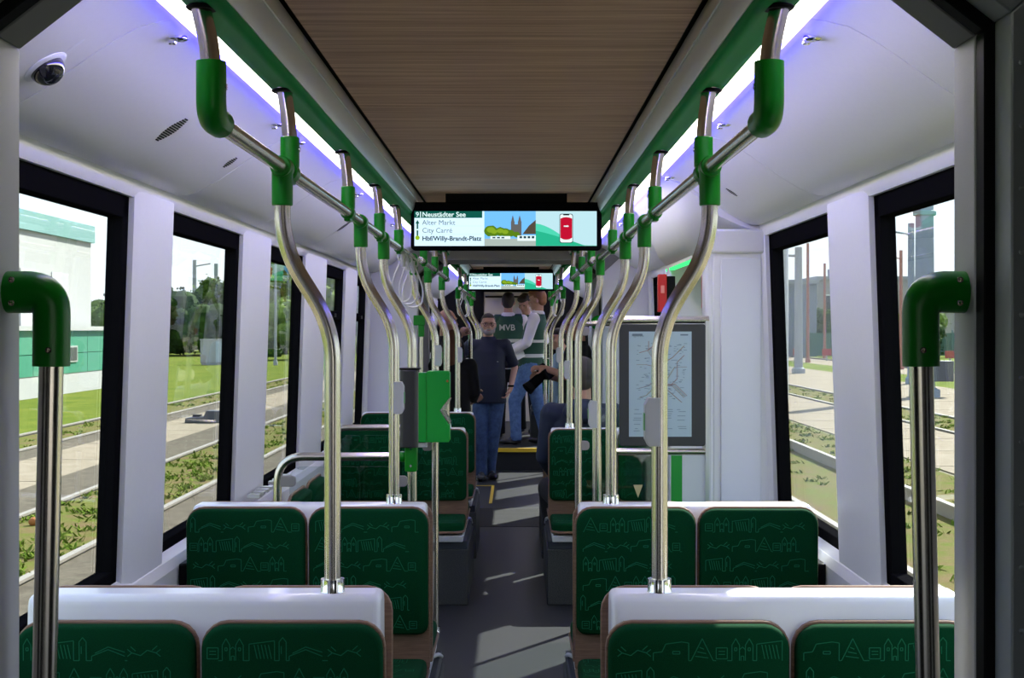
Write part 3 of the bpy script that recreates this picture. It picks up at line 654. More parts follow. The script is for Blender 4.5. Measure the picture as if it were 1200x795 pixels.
# ================================================================== HANDRAILS AND POLES
RX = .497; RZ = 1.987
def rail(sgn, y0, y1, hang, lab, elbow=True):
    t = thing('overhead_handrail', lab, 'handrail', (sgn*RX, y0, RZ), 0, 'overhead handrails')
    MB().tube([(0, 0, 0), (0, y1-y0, 0)], .0165).build('rail_tube', STEEL, t)
    for i, hy in enumerate(hang):
        h = hy-y0; first = elbow and i == 0
        ox = sgn*.012
        path = fillet([(0, h, .02), (0, h, .115), (ox*1.6, h, .20)], .06) if first else fillet([(sgn*.0, h, .0), (0, h, .10), (ox*1.2, h, .205)], .06)
        hg = MB().tube(path, .0178).build('hanger', STEEL, t)
        MB().lathe([(.026, -.004), (.030, 0), (.026, .004)], 18, X=Matrix.Translation((ox*1.3, h, .196))).build('ceiling_gasket', BLACK, hg)
        sl = MB()
        if first:
            sl.tube(fillet([(0, 0, .10), (0, 0, 0), (0, .075, 0)], .045), .0265, 18)
            sl.tube([(0, .05, 0), (0, .082, 0)], .0235, 18)
        else:
            sl.prism(rrect(-.022, .022, h-.022, h+.022, .016), .012, .085)
            sl.tube([(0, h-.028, 0), (0, h+.028, 0)], .0225, 16)
            sl.box(-.010, .010, h-.03, h+.03, -.028, -.018)
        sl.build('sleeve', GREEN, hg, bevel=0 if first else .003)
        MB().lathe([(.001, -.002), (.006, -.001), (.006, .001), (.001, .002)], 10, X=Matrix.Translation((-sgn*.0235 if not first else -sgn*.027, h, .055)) @ Matrix.Rotation(PI/2, 4, 'Y')).build('screw', CHROME, hg)
    return t
for sgn, nm in ((-1, 'left'), (1, 'right')):
    rail(sgn, 2.49, 7.5, (2.49, 3.36, 4.53, 5.58, 6.5), f'steel overhead handrail on {nm} side, nearest one, starting at the thick green elbow')
    rail(sgn*.94, 7.56, 10.6, (7.8, 8.9, 10.3), f'shorter steel handrail on {nm} side behind the near display', False)
    rail(sgn*.94, 12.9, 17.5, (13.0, 14.4, 15.8, 17.2), f'farthest steel handrail on {nm} side beyond the articulation', False)

def pole(sgn, y, zf, lab, stop=None, side=-1, tx=RX, fx=.38, clip=(), zc=RZ):
    t = thing('grab_pole', lab, 'pole', (sgn*fx, y, zf), 0, 'bent steel grab poles')
    o = sgn*(tx-fx)
    MB().tube(fillet([(o, 0, zc-zf), (o, 0, 1.80-zf), (0, 0, 1.615-zf), (0, 0, 0)], .085, 8), .019, 18).build('pole_tube', STEEL, t)
    cl = MB(); X = Matrix.Translation((o, 0, zc-zf))
    cl.tube([(0, 0, .0), (0, 0, -.09)], .0245, 18, X=X).tube([(0, -.030, 0), (0, .030, 0)], .0245, 18, X=X)
    cl.build('clamp', GREEN, t, bevel=.003)
    MB().lathe([(.019, .03), (.0275, .03), (.0275, .003), (.029, 0), (.019, 0)], 22).build('foot_flange', CHROME, t)
    if stop:
        z = stop-zf; sx = -sgn*.004
        b = MB().prism([(sgn*.0, -.056), (-sgn*.027, -.056), (-sgn*.035, -.040), (-sgn*.035, .040), (-sgn*.027, .056), (sgn*.0, .056)], -.024, .022, 'y', X=Matrix.Translation((0, 0, z)))
        bx = b.build('stop_button_box', STOPG, t, bevel=.0015, smooth=0)
        MB().box(-sgn*.034, -sgn*.037, -.014, .014, z-.020, z+.020).build('stop_button', mat('lime_button', (.10, .42, .10), .4), bx, bevel=.001)
    for z in clip:
        MB().prism(rrect(.0 if sgn < 0 else -.0, .06, z-zf-.025, z-zf+.025, .02), -.006, .006, 'y').build('glass_clip', CLIP, t, bevel=.002)
    return t
pole(-1, 3.25, 1.0, 'bent steel grab pole on the white top of nearest left bench')
pole(1, 3.25, 1.0, 'bent steel grab pole on the white top of nearest right bench, with grey button box', 1.395)
pole(-1, 4.9, 1.0, 'bent steel pole with grey button box on second left bench', 1.37)
pole(1, 4.9, 1.0, 'bent steel grab pole on second right bench left of the map board')
p3 = pole(-1, 5.75, 0, 'floor-standing bent pole behind the black validator on the left')
pole(1, 5.75, 0, 'floor-standing bent pole at the map board edge, grey button box', 1.26)
pole(-1, 7.42, 0, 'floor-standing bent pole carrying the green ticket validator', 1.47)
pole(1, 7.45, 0, 'floor-standing bent pole with two dark glass clips on the right', None, clip=(1.60, .99))
pole(-1, 8.65, 1.0, 'bent pole on the top of third left bench')
pole(1, 8.65, 1.0, 'bent pole with button box on third right bench behind the seated hoodie wearer', 1.36)
pole(-1, 10.3, 1.0, 'bent pole with grey button box on fourth left bench', 1.42)
pole(1, 10.3, 1.0, 'bent pole on fourth right bench beside the photographer', 1.42)
for i, y in enumerate((13.2, 15.6, 17.3)):
    z = FZ+1.0 if y > 15.9 else 0; w_ = ('nearest', 'middle', 'farthest')[i]
    pole(-1, y, z, f'{w_} bent pole of the far left row behind the man in navy')
    pole(1, y, z, f'{w_} bent pole of the far right row by the white-shirted man')

# short poles with a thick green elbow on the near portal
def elbow_pole(sgn, lab):
    t = thing('portal_grab_pole', lab, 'pole', (sgn*.668, 2.15, 0))
    MB().tube([(sgn*.034, 0, 0), (0, 0, 1.60)], .0185, 22).build('pole_tube', STEEL, t)
    e = MB().tube(fillet([(sgn*.001, 0, 1.553), (sgn*.0, 0, 1.667), (sgn*.069, 0, 1.667)], .055, 10), [.0280]*2 + [.0280+.0005*q for q in range(10)] + [.0325], 26)
    eb = e.build('elbow_fitting', GREEN, t, bevel=.002)
    for dx, dz in ((.052, 1.685), (.052, 1.650)):
        MB().lathe([(.001, 0), (.0048, 0), (.0048, .003), (.003, .003), (.001, .001)], 14, X=Matrix.Translation((sgn*dx, -.0265 if dz > 1.66 else -.0265, dz)) @ Matrix.Rotation(PI/2, 4, 'X')).build('screw', STEEL, eb)
    MB().lathe([(.001, 0), (.0048, 0), (.0048, .003), (.003, .003), (.001, .001)], 14, X=Matrix.Translation((-sgn*.004, -.0270, 1.578)) @ Matrix.Rotation(PI/2, 4, 'X')).build('screw', STEEL, eb)
    MB().lathe([(.0185, .03), (.03, .03), (.032, 0), (.0185, 0)], 20, X=Matrix.Translation((sgn*.034, 0, 0))).build('foot_flange', CHROME, t)
elbow_pole(-1, 'straight steel pole with green elbow at the left edge of the near portal')
elbow_pole(1, 'straight steel pole with green elbow at the right edge of the near portal')

# low arched grab bars with glass draught screens on the left
for (y, lab, px) in ((5.70, 'arched steel grab bar with glass panel, nearer one, joining the black validator pole', -.925), (7.38, 'arched steel grab bar with glass panel, farther one, behind the nearer bar', -.95)):
    t = thing('arched_grab_bar', lab, 'grab bar', (0, y, 0), 0, 'arched grab bars on the left')
    MB().tube(fillet([(px, 0, 0), (px, 0, 1.09), (-.40, 0, 1.09)], .11, 8), .017, 16).build('bar_tube', STEEL, t)
    tee = MB().tube([(-.445, 0, 1.09), (-.405, 0, 1.09)], .022, 14).prism(rrect(-.405, -.355, 1.03, 1.15, .008), -.026, .026, 'y')
    te = tee.build('tee_fitting', GREEN, t, bevel=.004)
    for zz in (1.055, 1.125): MB().lathe([(.001, -.002), (.005, -.002), (.005, .002), (.001, .002)], 10, X=Matrix.Translation((-.38, -.028, zz)) @ Matrix.Rotation(PI/2, 4, 'X')).build('screw', CHROME, te)
    MB().prism(rrect(px+.05, -.44, .35, 1.05, .05), -.004, .004, 'y').build('glass_pane', GLASSI, t)
    for cx, cz in ((px+.045, .99), (px+.045, .45), (-.425, .99), (-.425, .45)):
        MB().prism(rrect(cx-.045 if cx < -.6 else cx-.02, cx+.03 if cx < -.6 else cx+.03, cz-.022, cz+.022, .015), -.010, .010, 'y').build('glass_clip', CLIP, t, bevel=.002)
# validators
t = thing('ticket_validator', 'black upright validator box on a pole, beside the green one', 'validator', (-.385, 5.72, 1.13))
MB().prism(rrect(-.038, .036, -.075, -.02, .018), 0, .315).build('casing', mat('dark_grey_plastic', (.022, .022, .025), .4), t, bevel=.004)
MB().prism(rrect(-.045, .042, -.07, .045, .02), .315, .322).build('cap', BLACK, t); MB().prism(rrect(-.03, .03, -.02, .03, .01), .02, .30).build('bracket', BLACK, t)
t = thing('ticket_validator', 'bright green ticket validator with V-shaped slot on a floor pole', 'validator', (-.385, 7.35, 1.02))
k = [(-.095, .0), (.082, .0), (.088, .012), (.088, .085), (.035, .165), (.088, .235), (.088, .36), (.082, .372), (-.028, .372), (-.034, .364), (-.090, .362), (-.095, .355)]
MB().prism(k, -.075, .03, 'y').build('casing', GREENB, t, bevel=.006, bseg=3)
MB().prism([(.037, .165), (.086, .096), (.094, .105), (.060, .165), (.094, .228), (.086, .232)], -.06, .02, 'y').build('slot_lining', CHROME, t)
MB().lathe([(.001, -.003), (.006, -.003), (.006, .003), (.001, .003)], 12, X=Matrix.Translation((.076, -.077, .32)) @ Matrix.Rotation(PI/2, 4, 'X')).build('indicator', mat('amber', (.5, .12, .02), .4), t)
MB().box(-.085, -.03, -.06, .01, -.028, -.002).build('bracket', STOPG, t, bevel=.004)
MB().box(-.0355, -.0325, -.078, -.07, .0, .366).build('casing_seam', GREEN, t)

# hanging strap loops
def strap(x, y, z, s, tilt, lab):
    t = thing('hanging_strap', lab, 'strap', (x, y, z), tilt, 'hanging strap loops')
    t.scale = (s, s, s)
    MB().tube(fillet([(-.004, 0, 0), (-.055, .01, -.13), (-.045, .01, -.205), (0, .012, -.225), (.045, .01, -.205), (.055, .01, -.13), (.004, 0, 0)], .05, 6), .0045, 8).build('loop', mat('clear_plastic', (.72, .72, .76), .2), t)
    MB().tube([(0, -.001, .012), (0, -.001, -.05)], .012, 10).build('buckle', STOPG, t, bevel=.002)
    MB().tube([(.024*math.cos(a), 0, .0+.024*math.sin(a)) for a in [2*PI*k/18 for k in range(19)]], .005, 8).build('hanger_ring', STOPG, t)
for args in ((-.50, 6.75, 1.96, 1.0, .5, 'white strap loop on left handrail, nearest of three'), (-.495, 7.0, 1.955, 1.0, -.4, 'white strap loop on left handrail, middle of three'), (-.49, 7.3, 1.955, 1.05, .2, 'white strap loop on left handrail, farthest of three'),
             (-.467, 13.6, 1.955, 1.0, .3, 'white strap loop far left above the bald man'), (-.467, 14.0, 1.955, 1.0, -.3, 'white strap loop far left nearest the man in navy'), (.467, 13.5, 1.955, 1.0, .3, 'white strap loop far right above the light blue shirt'), (.467, 13.9, 1.955, 1.0, -.2, 'white strap loop far right beside the white shirt')):
    strap(*args)
# small green pole brackets at the door portals
for sgn, y, nm in ((-1, 11.06, 'left'), (1, 11.06, 'right')):
    t = thing('door_pole', f'thin steel door pole with green bracket in front of the {nm} far portal', 'pole', (sgn*.70, y, 0))
    MB().tube([(0, 0, 0), (0, 0, 1.66)], .016, 14).build('pole_tube', STEEL, t)
    if sgn < 0:
        MB().prism([(-.06, 1.64), (.03, 1.64), (.03, 1.72), (.022, 1.72), (-.06, 1.72)], -.03, .03, 'y').box(-.022, .024, -.024, .024, 1.55, 1.66).build('bracket', GREEN, t, bevel=.006)
    else:
        MB().ell((0, 0, 1.66), (.06, .05, .06)).build('bracket', GREEN, t)

# map board on the glass windscreen by the right door
t = thing('windscreen_map_board', 'dark framed network map on the glass screen beside the white cabinet', 'map board', (.44, 5.93, 0))
MB().tube([(-.01, 0, 1.65), (.425, 0, 1.65)], .016).build('top_bar', STEEL, t)
MB().tube([(-.01, 0, 1.09), (.425, 0, 1.09)], .014).build('bottom_bar', STEEL, t)
MB().box(.41, .425, -.015, .015, .3, 1.655).build('side_post', ALU, t)
MB().box(.0, .41, -.003, .003, .25, 1.08).build('glass_pane', GLASSI, t)
bd = MB().prism(rrect(.045, .41, 1.115, 1.632, .012), -.018, .005, 'y').build('board', mat('dark_grey_board', (.035, .038, .04), .4), t, bevel=.003)
MAPP = mat('pale_blue_map_paper', (.42, .56, .62), .5)
sh = MB().box(.085, .350, -.0195, -.0183, 1.155, 1.60).build('map_sheet', MAPP, bd)
GL = [mat('map_line_'+str(i), c, .6) for i, c in enumerate(((.26, .17, .13), (.28, .25, .12), (.15, .21, .27), (.30, .12, .11)))]
random.seed(11)
ml = MB(); X = Matrix.Translation((.2175, -.0197, 1.42))
trunk = [(-.055, .10), (-.02, .05), (-.02, -.02), (.01, -.05), (.05, -.05), (.10, -.10)]
for k in range(5): ml.line([(a+.0035*k, b+.002*k) for a, b in trunk], .0016, k % 4, X)
for (pts) in ([(-.09, .09), (-.055, .10), (-.03, .12)], [(-.10, .04), (-.06, .04), (-.02, .03)], [(.10, .12), (.05, .07), (.0, .04), (-.02, .0)], [(.11, .03), (.06, .03), (.01, -.05)], [(-.09, -.06), (-.05, -.05), (-.02, -.02)], [(-.09, -.10), (-.06, -.09), (-.02, -.05), (.0, -.05)],
              [(.10, .08), (.07, .05), (.07, -.02), (.04, -.05)], [(-.05, .14), (-.05, .10)], [(.0, .14), (.0, .10), (.02, .06)], [(.09, -.12), (.02, -.06)]):
    ml.line(pts, .0016, random.randrange(4), X); ml.line([(a+.003, b) for a, b in pts], .0014, random.randrange(4), X)
for i in range(150):
    a, b = random.uniform(-.105, .10), random.uniform(-.11, .13)
    ml.line([(a, b), (a+random.uniform(.006, .016), b)], .0018, 2, X)
for i in range(46):
    a, b = random.choice((-.115, -.05, .02, .07))+random.uniform(0, .01), -.15-.009*random.randrange(11)
    ml.line([(a, b), (a+random.uniform(.012, .035), b)], .002, 2, X)
ml.line([(-.118, .166), (-.075, .166)], .009, 2, X); ml.line([(.085, .166), (.118, .166)], .006, 2, X)
ml.build('map_network', GL, sh, smooth=0, fixn=False)
text('Tagesnetz', .013, mat('map_text', (.16, .22, .24), .6), sh, (.095, -.0199, 1.578))
MB().prism([(.105, .95), (.145, .95), (.125, .895)], -.005, -.0035, 'y').build('warning_sticker', mat('tan_sticker', (.55, .47, .25), .5), t)
MB().box(.265, .312, -.005, -.0035, .60, 1.075).build('green_edge_strip', mat('strip_green', (.01, .30, .03), .5), t)
MB().box(.312, .41, -.0045, -.0035, .60, 1.075).build('frosted_panel', mat('frosted_white', (.60, .66, .66), .5), t)
# far glass draught screen behind the door on the right
t = thing('glass_draught_screen', 'clear glass screen on the right behind the map board, lilac frame', 'glass screen', (.425, 7.46, 0))
MB().box(0, .44, -.003, .003, .3, 1.62).build('glass_pane', GLASSI, t); MB().tube([(-.01, 0, 1.64), (.44, 0, 1.64)], .014).build('top_bar', STEEL, t)

# ================================================================== SEATS
def motif(kind, x, z, s):
    """strokes of one skyline motif standing on (x, z), s = height; returns polylines and width used"""
    if kind == 0:   # striped pyramid
        w_ = s*1.0; L = [[(x, z), (x+w_/2, z+s), (x+w_, z)]]
        for k, f in enumerate((.2, .4, .6)): L.append([(x+w_*f*.5+.004, z+s*f), (x+w_-w_*f*.5-.006, z+s*f-.004)])
        return L, w_
    if kind == 1:   # two towers
        w_ = s*.95; a = w_*.36
        L = []
        for o in (0, w_-a): L.append([(x+o, z), (x+o, z+s*.7), (x+o+a/2, z+s), (x+o+a, z+s*.7), (x+o+a, z)]); L.append([(x+o+a*.35, z+s*.45), (x+o+a*.65, z+s*.45), (x+o+a*.65, z+s*.58), (x+o+a*.35, z+s*.58), (x+o+a*.35, z+s*.45)])
        L.append([(x+a, z+s*.5), (x+w_/2, z+s*.62), (x+w_-a, z+s*.5)]); L.append([(x+w_*.43, z), (x+w_*.43, z+s*.2), (x+w_*.57, z+s*.2), (x+w_*.57, z)]); return L, w_
    if kind == 2:   # slanted facade
        w_ = s*1.15; L = [[(x, z), (x, z+s*.75), (x+w_, z+s*.9), (x+w_, z)]]
        for k in range(5): L.append([(x+w_*(.2+.14*k), z+s*.72), (x+w_*(.32+.14*k), z+s*.08)])
        return L, w_
    if kind == 3:   # bridge bone
        w_ = s*1.5; h = z+s*.35; L = [[(x, h+.008), (x+.01, h), (x, h-.008)], [(x+.01, h), (x+w_*.4, h-.006), (x+w_*.6, h+.006), (x+w_-.01, h)], [(x+w_, h+.008), (x+w_-.01, h), (x+w_, h-.008)], [(x+w_*.1, h+.014), (x+w_*.25, h+.004)], [(x+w_*.75, h+.006), (x+w_*.9, h+.016)]]
        return L, w_
    if kind == 4:   # window box
        w_ = s*.5; b = z+s*.08; L = [[(x, b), (x+w_, b), (x+w_, b+s*.5), (x, b+s*.5), (x, b)], [(x+w_*.2, b+s*.2), (x+w_*.8, b+s*.2)], [(x+w_*.2, b+s*.34), (x+w_*.8, b+s*.34)]]
        return L, w_
    if kind == 5:   # stepped hall
        w_ = s*1.6; return [[(x, z), (x, z+s*.35), (x+w_*.25, z+s*.4), (x+w_*.35, z+s*.75), (x+w_*.8, z+s*.85), (x+w_, z+s*.8), (x+w_, z)], [(x+w_*.55, z+s*.3), (x+w_*.75, z+s*.3), (x+w_*.75, z+s*.42), (x+w_*.55, z+s*.42), (x+w_*.55, z+s*.3)]], w_
    if kind == 6:   # slim tower
        w_ = s*.32; return [[(x, z), (x, z+s*.85), (x+w_/2, z+s*1.05), (x+w_, z+s*.85), (x+w_, z)], [(x+w_*.3, z+s*.3), (x+w_*.3, z+s*.65)]], w_
    w_ = s*1.5; return [[(x, z), (x, z+s*.2), (x+w_*.5, z+s*.5), (x+w_, z+s*.2)], [(x+w_*.1, z+s*.33), (x+w_*.5, z+s*.62), (x+w_, z+s*.38)]], w_

def pad(x0, x1, z0, z1, th, r, seed, rows=6):
    """upholstered cushion standing in the xz plane, front at y = -th, with the woven skyline on it"""
    rnd = random.Random(seed); m = MB(); P = rrect(x0, x1, z0, z1, r)
    cx, cz = (x0+x1)/2, (z0+z1)/2; rings = []
    for y, k in ((0, .996), (-th*.55, 1.0), (-th*.85, .985), (-th, .955)):
        rings.append([Vector((cx+(px-cx)*(1-(1-k)*.42/(x1-x0)), y, cz+(pz-cz)*(1-(1-k)*.42/(z1-z0)))) for px, pz in P])
    m.sweep(rings)
    seq = [0, 4, 1, 2, 6, 7, 3, 5]; rh = (z1-z0-.03)/rows; X = Matrix.Translation((0, -th-.0006, 0)); wd = .0021
    for rI in range(rows):
        z = z0+.020+rI*rh; s = rh*.74; x = x0+.014+rnd.random()*.012; k = (rI*3+seed) % 8; base = x
        while True:
            kd = seq[k % 8]; L, w_ = motif(kd, x, z, s)
            if x+w_ > x1-.014: break
            for l in L: m.line(l, wd, 1, X)
            g = .005+rnd.random()*.008
            if kd not in (3,) and x+w_+g < x1-.03: m.line([(x+w_, z), (x+w_+g, z)], wd, 1, X)
            x += w_+g; k += 1
    return m

SEAT_MESH = {}
def seat_unit(sgn, y, z, lab, drop=0.0, seed=1, group='back to back tram benches', front=True, rear=True):
    root = thing('double_bench', lab, 'bench', (sgn*.25, y, z), 0, group)
    # white shell between the two backrests
    m = MB()
    m.prism([(-.085, .42), (-.062, .975), (-.050, 1.0), (.050, 1.0), (.062, .975), (.085, .42)], .015*sgn, sgn*.825, 'x')
    m.build('white_back_shell', SHELLW, root, bevel=.016, bseg=4, smooth=30)
    for dr in ((-1,) if not rear else (1,) if not front else (-1, 1)):
        F = Matrix.Identity(4) if dr < 0 else Matrix.Scale(-1, 4, (0, 1, 0))
        top = (1.0-drop) if dr < 0 else .995
        for i, (u0, u1) in enumerate(((.0, .415), (.422, .835))):
            x0, x1 = sorted((sgn*u0, sgn*u1))
            if dr > 0: x0, x1 = x0-.012*(sgn < 0 and i == 1) , x1
            tilt = Matrix.Translation((0, -.075, .5)) @ Matrix.Rotation(math.radians(1.5), 4, 'X') @ Matrix.Translation((0, 0, -.5))
            s_ = MB(); s_.prism(rrect(x0-.001, x1+.001, .43, top, (.02, .02, .06, .06)), -.012, .004, 'y', X=F @ tilt)
            s_.prism(rrect(x0, x1, -.565, -.07, (.07, .07, .01, .01)), .425, .438, 'z', X=F)
            sh_ = s_.build('plywood_shell', PLY, root, bevel=.003)
            key = ('b', sgn, dr, i, round(drop, 3)) 
            p_ = pad(x0+.0035, x1-.0035, top-.437, top-.005, .030, (.035, .035, .055, .055), seed+i)
            p_.v = [tuple(F @ tilt @ Matrix.Translation((0, -.012, 0)) @ Vector(q)) for q in p_.v]
            p_.build('backrest_cushion', [FABRIC, THREAD], sh_, smooth=40)
            c_ = pad(x0+.006, x1-.006, .0, .44, .045, (.03, .03, .07, .07), seed+i+3)
            Xc = F @ Matrix.Translation((0, -.115, .438)) @ Matrix.Rotation(math.radians(90), 4, 'X')
            c_.v = [tuple(F @ Matrix.Translation((0, -.115, .438)) @ Vector((q[0], -q[2], -q[1]))) for q in c_.v]
            c_.build('seat_cushion', [FABRIC, THREAD], sh_, smooth=40)
    fr = MB()
    for dr in (-1, 1):
        fr.prism([(dr*.05, .41), (dr*.54, .41), (dr*.52, .37), (dr*.05, .37)], sgn*.01, sgn*.82, 'x')
    fr.build('white_seat_frame', SHELLW, root, bevel=.006)
    b = MB().box(-sgn*.02, sgn*.86, -.50, .50, 0, .325); b.build('seat_box', PODM, root, bevel=.006)
    MB().box(-sgn*.012, sgn*.86, -.49, .49, .325, .372).build('seat_box_band', PODB, root, bevel=.004)
    gh = MB().tube(fillet([(sgn*.02, .10, .43), (-sgn*.008, .30, .40), (-sgn*.008, .52, .34)], .06), .008, 10); gh.build('side_bracket', STOPG, root)
    return root
rows = ((3.26, .05, 'nearest'), (4.90, 0, 'second'), (8.65, 0, 'third'), (10.30, 0, 'fourth'))
for i, (y, dr, w_) in enumerate(rows):
    for sgn, nm in ((-1, 'left'), (1, 'right')):
        seat_unit(sgn, y, 0, f'{w_} {nm} double bench from the front, green upholstery under a white top', dr, seed=2+i*2+(sgn > 0)*5)
for sgn, nm in ((-1, 'left'), (1, 'right')):
    seat_unit(sgn, 17.3, FZ, f'far {nm} double bench on the raised floor behind the standing men', 0, seed=4+(sgn > 0))
# flip-up seats along the left wall
for i, y in enumerate((5.98, 6.50)):
    t = thing('folding_seat', ('green folding seat on the left wall nearest the arched bar', 'green folding seat on the left wall farther from the arched bar')[i], 'folding seat', (-1.095, y, .42), 0, 'folding wall seats')
    X = Matrix.Translation((.06, 0, 0)) @ Matrix.Rotation(math.radians(14), 4, 'Y')
    q = pad(-.22, .22, 0, .48, .04, .06, 9+i)
    q.v = [tuple(X @ Vector((-p[1], p[0]+.24, p[2]))) for p in q.v]; q.build('seat_cushion', [FABRIC, THREAD], t)
    MB().prism(rrect(.012, .468, -.01, .49, .06), -.012, 0, 'x', X=X).build('plywood_shell', PLY, t, bevel=.003)
    MB().box(-.02, .08, .05, .43, .0, .04).build('hinge_bracket', CLIP, t, bevel=.004)
    for k in range(4): MB().box(-.02, .035, .06+k*.1, .10+k*.1, .46, .475).build('wall_lug', ALU, t)
# black blocks standing in for the shade in the gap between bench and wall
for sgn, nm in ((-1, 'left'), (1, 'right')):
    t = tag(MB().box(sgn*1.085, sgn*1.12, 4.82, 4.97, .35, .80).build('bench_gap_shade', BLACK, bevel=.01), f'black block standing in for the shaded gap between second {nm} bench and the wall', 'shade_block')

# ================================================================== PEOPLE
VOX = [('REMESH', dict(mode='VOXEL', voxel_size=.008)), ('SMOOTH', dict(factor=.5, iterations=3))]
VOXC = [('REMESH', dict(mode='VOXEL', voxel_size=.011)), ('SMOOTH', dict(factor=.5, iterations=4))]
def V(*a): return Vector(a)
def person(label, loc, rz, H, P):
    """figure in local axes: faces -y, +x is its left hand side. P: pose and clothes"""
    s = H/1.78; z0 = P.get('hip', .92)
    lean = P.get('lean', V(0, 0, 0)); hip = V(0, 0, z0)
    ch = hip + V(0, 0, .42) + lean*.8; shz = hip + V(0, 0, .525) + lean
    SH = {k: shz + V(k*.182, 0, 0) for k in (-1, 1)}
    HP = {k: hip + V(k*.088, 0, 0) for k in (-1, 1)}
    KN = {k: V(*P['knee'][k]) for k in (-1, 1)}; AN = {k: V(*P['ankle'][k]) for k in (-1, 1)}
    EL = {k: V(*P['elbow'][k]) for k in (-1, 1)}; WR = {k: V(*P['wrist'][k]) for k in (-1, 1)}
    hc = shz + V(0, -.015, .215) + P.get('head_off', V(0, 0, 0))
    HR = Euler((math.radians(P.get('pitch', 0)), 0, math.radians(P.get('yaw', 0)))).to_matrix()
    b = MB()
    def h(x, y, z): return hc + HR @ V(x, y, z)
    b.ell(h(0, .012, .018), (.074, .092, .098), 22, 16, R=HR); b.ell(h(0, -.022, -.042), (.058, .068, .070), 20, 12, R=HR)
    b.ell(h(0, -.058, -.088), (.030, .028, .026), R=HR); b.cap(h(0, -.078, .012), h(0, -.101, -.026), .009, .014); b.ell(h(0, -.09, -.028), (.018, .014, .010), R=HR)
    b.ell(h(0, -.072, .030), (.052, .018, .012), R=HR)
    for k in (-1, 1):
        b.ell(h(k*.077, .012, -.008), (.010, .020, .032), R=HR); b.ell(h(k*.045, -.055, -.022), (.022, .02, .022), R=HR)
    b.ell(h(0, -.083, -.062), (.022, .010, .008), R=HR)
    b.cap(shz + V(0, .012, -.02), hc + V(0, .022, -.07), .060, .054)
    b.cap(hip, ch, .095, .095); b.cap(ch, shz, .095, .06); b.cap(SH[-1], SH[1], .042, .042); b.cap(HP[-1], HP[1], .10, .10)
    for k in (-1, 1):
        b.cap(SH[k], EL[k], .046, .037); b.cap(EL[k], WR[k], .038, .026)
        b.cap(HP[k], KN[k], .082, .055); b.cap(KN[k], AN[k], .054, .036)
        # hand: palm, four unequal fingers, thumb
        d_ = (WR[k]-EL[k]).normalized(); d_ = V(*P['hand'][k]).normalized() if k in P.get('hand', {}) else d_
        side = V(*P['palm'][k]).normalized() if k in P.get('palm', {}) else V(0, -1, 0)
        side = (side - d_*side.dot(d_)).normalized(); nrm = d_.cross(side)
        if nrm.dot(V(-k, 0, 0)) < 0: nrm = -nrm
        if 'curl' in P: cu = P['curl'].get(k, .35)
        else: cu = .35
        w0 = WR[k]
        b.cap(w0, w0 + d_*.03, .026, .026)
        for q in (-1, 0, 1): b.cap(w0 + d_*.02 + side*q*.016, w0 + d_*.085 + side*q*.022, .014, .0125)
        for q, L in ((-1.5, .060), (-.5, .072), (.5, .078), (1.5, .070)):
            a0 = w0 + d_*.088 + side*q*.0195; a1 = a0 + (d_*math.cos(cu*.6) + nrm*math.sin(cu*.6))*L*.5; a2 = a1 + (d_*math.cos(cu*2) + nrm*math.sin(cu*2))*L*.5
            b.cap(a0, a1, .0095, .0088, 10); b.cap(a1, a2, .0088, .0075, 10)
        tb = w0 + d_*.03 + side*.024; t1 = tb + (d_*.6 + side*.75 + nrm*.3).normalized()*.045; t2 = t1 + (d_*.9 + side*.25 + nrm*.4).normalized()*.032
        b.cap(tb, t1, .013, .0105, 10); b.cap(t1, t2, .0105, .0085, 10)
    X = Matrix.Diagonal((s, s, s, 1))
    def mk(m, nm, mt, mods=None, parent=None):
        m.v = [tuple(V(*p)*s) for p in m.v]
        o = m.build(nm, mt, parent, smooth=60)
        return bake(o, mods) if mods else o
    body = mk(b, 'person', SKIN, VOX); body.location = loc; body.rotation_euler = (0, 0, rz)
    tag(body, label, 'person')
    # trousers
    t_ = MB(); infl = P.get('baggy', .012)
    t_.cap(HP[-1]+V(.02, 0, .0), HP[1]-V(.02, 0, 0), .118, .118); t_.ell(hip+V(0, .01, .0), (.175, .128, .13)); t_.ell(hip+V(0, .0, .09), (.162, .118, .10))
    for k in (-1, 1):
        t_.cap(HP[k], KN[k], .092+infl, .064+infl); t_.cap(KN[k], AN[k]+V(0, 0, .02), .062+infl, .050+infl)
        t_.tube([AN[k]+V(0, 0, .05), AN[k]+V(0, .0, -.035)], .060+infl*.5)
    mk(t_, 'trousers', P['trousers'], VOXC, body)
    for k in (-1, 1):
        a = AN[k]; fd = V(*P.get('foot', {}).get(k, (k*.15, -1, 0))).normalized(); sd_ = V(-fd.y, fd.x, 0)
        Rm = Matrix((sd_, -fd, V(0, 0, 1))).transposed()
        sh_ = MB(); zf = a.z-.075
        sh_.ell(V(a.x, a.y, zf+.045)+fd*.02, (.042, .075, .052), R=Rm); sh_.ell(V(a.x, a.y, zf+.032)+fd*.11, (.046, .085, .036), R=Rm); sh_.ell(V(a.x, a.y, zf+.018)+fd*.07, (.046, .135, .018), R=Rm)
        mk(sh_, 'shoe', P.get('shoe', SHOE), [('REMESH', dict(mode='VOXEL', voxel_size=.008)), ('SMOOTH', dict(factor=.5, iterations=2))], body)
    # shirt
    c_ = MB(); f = P.get('girth', 1.0); hem = P.get('hem', -.08)
    rg = []
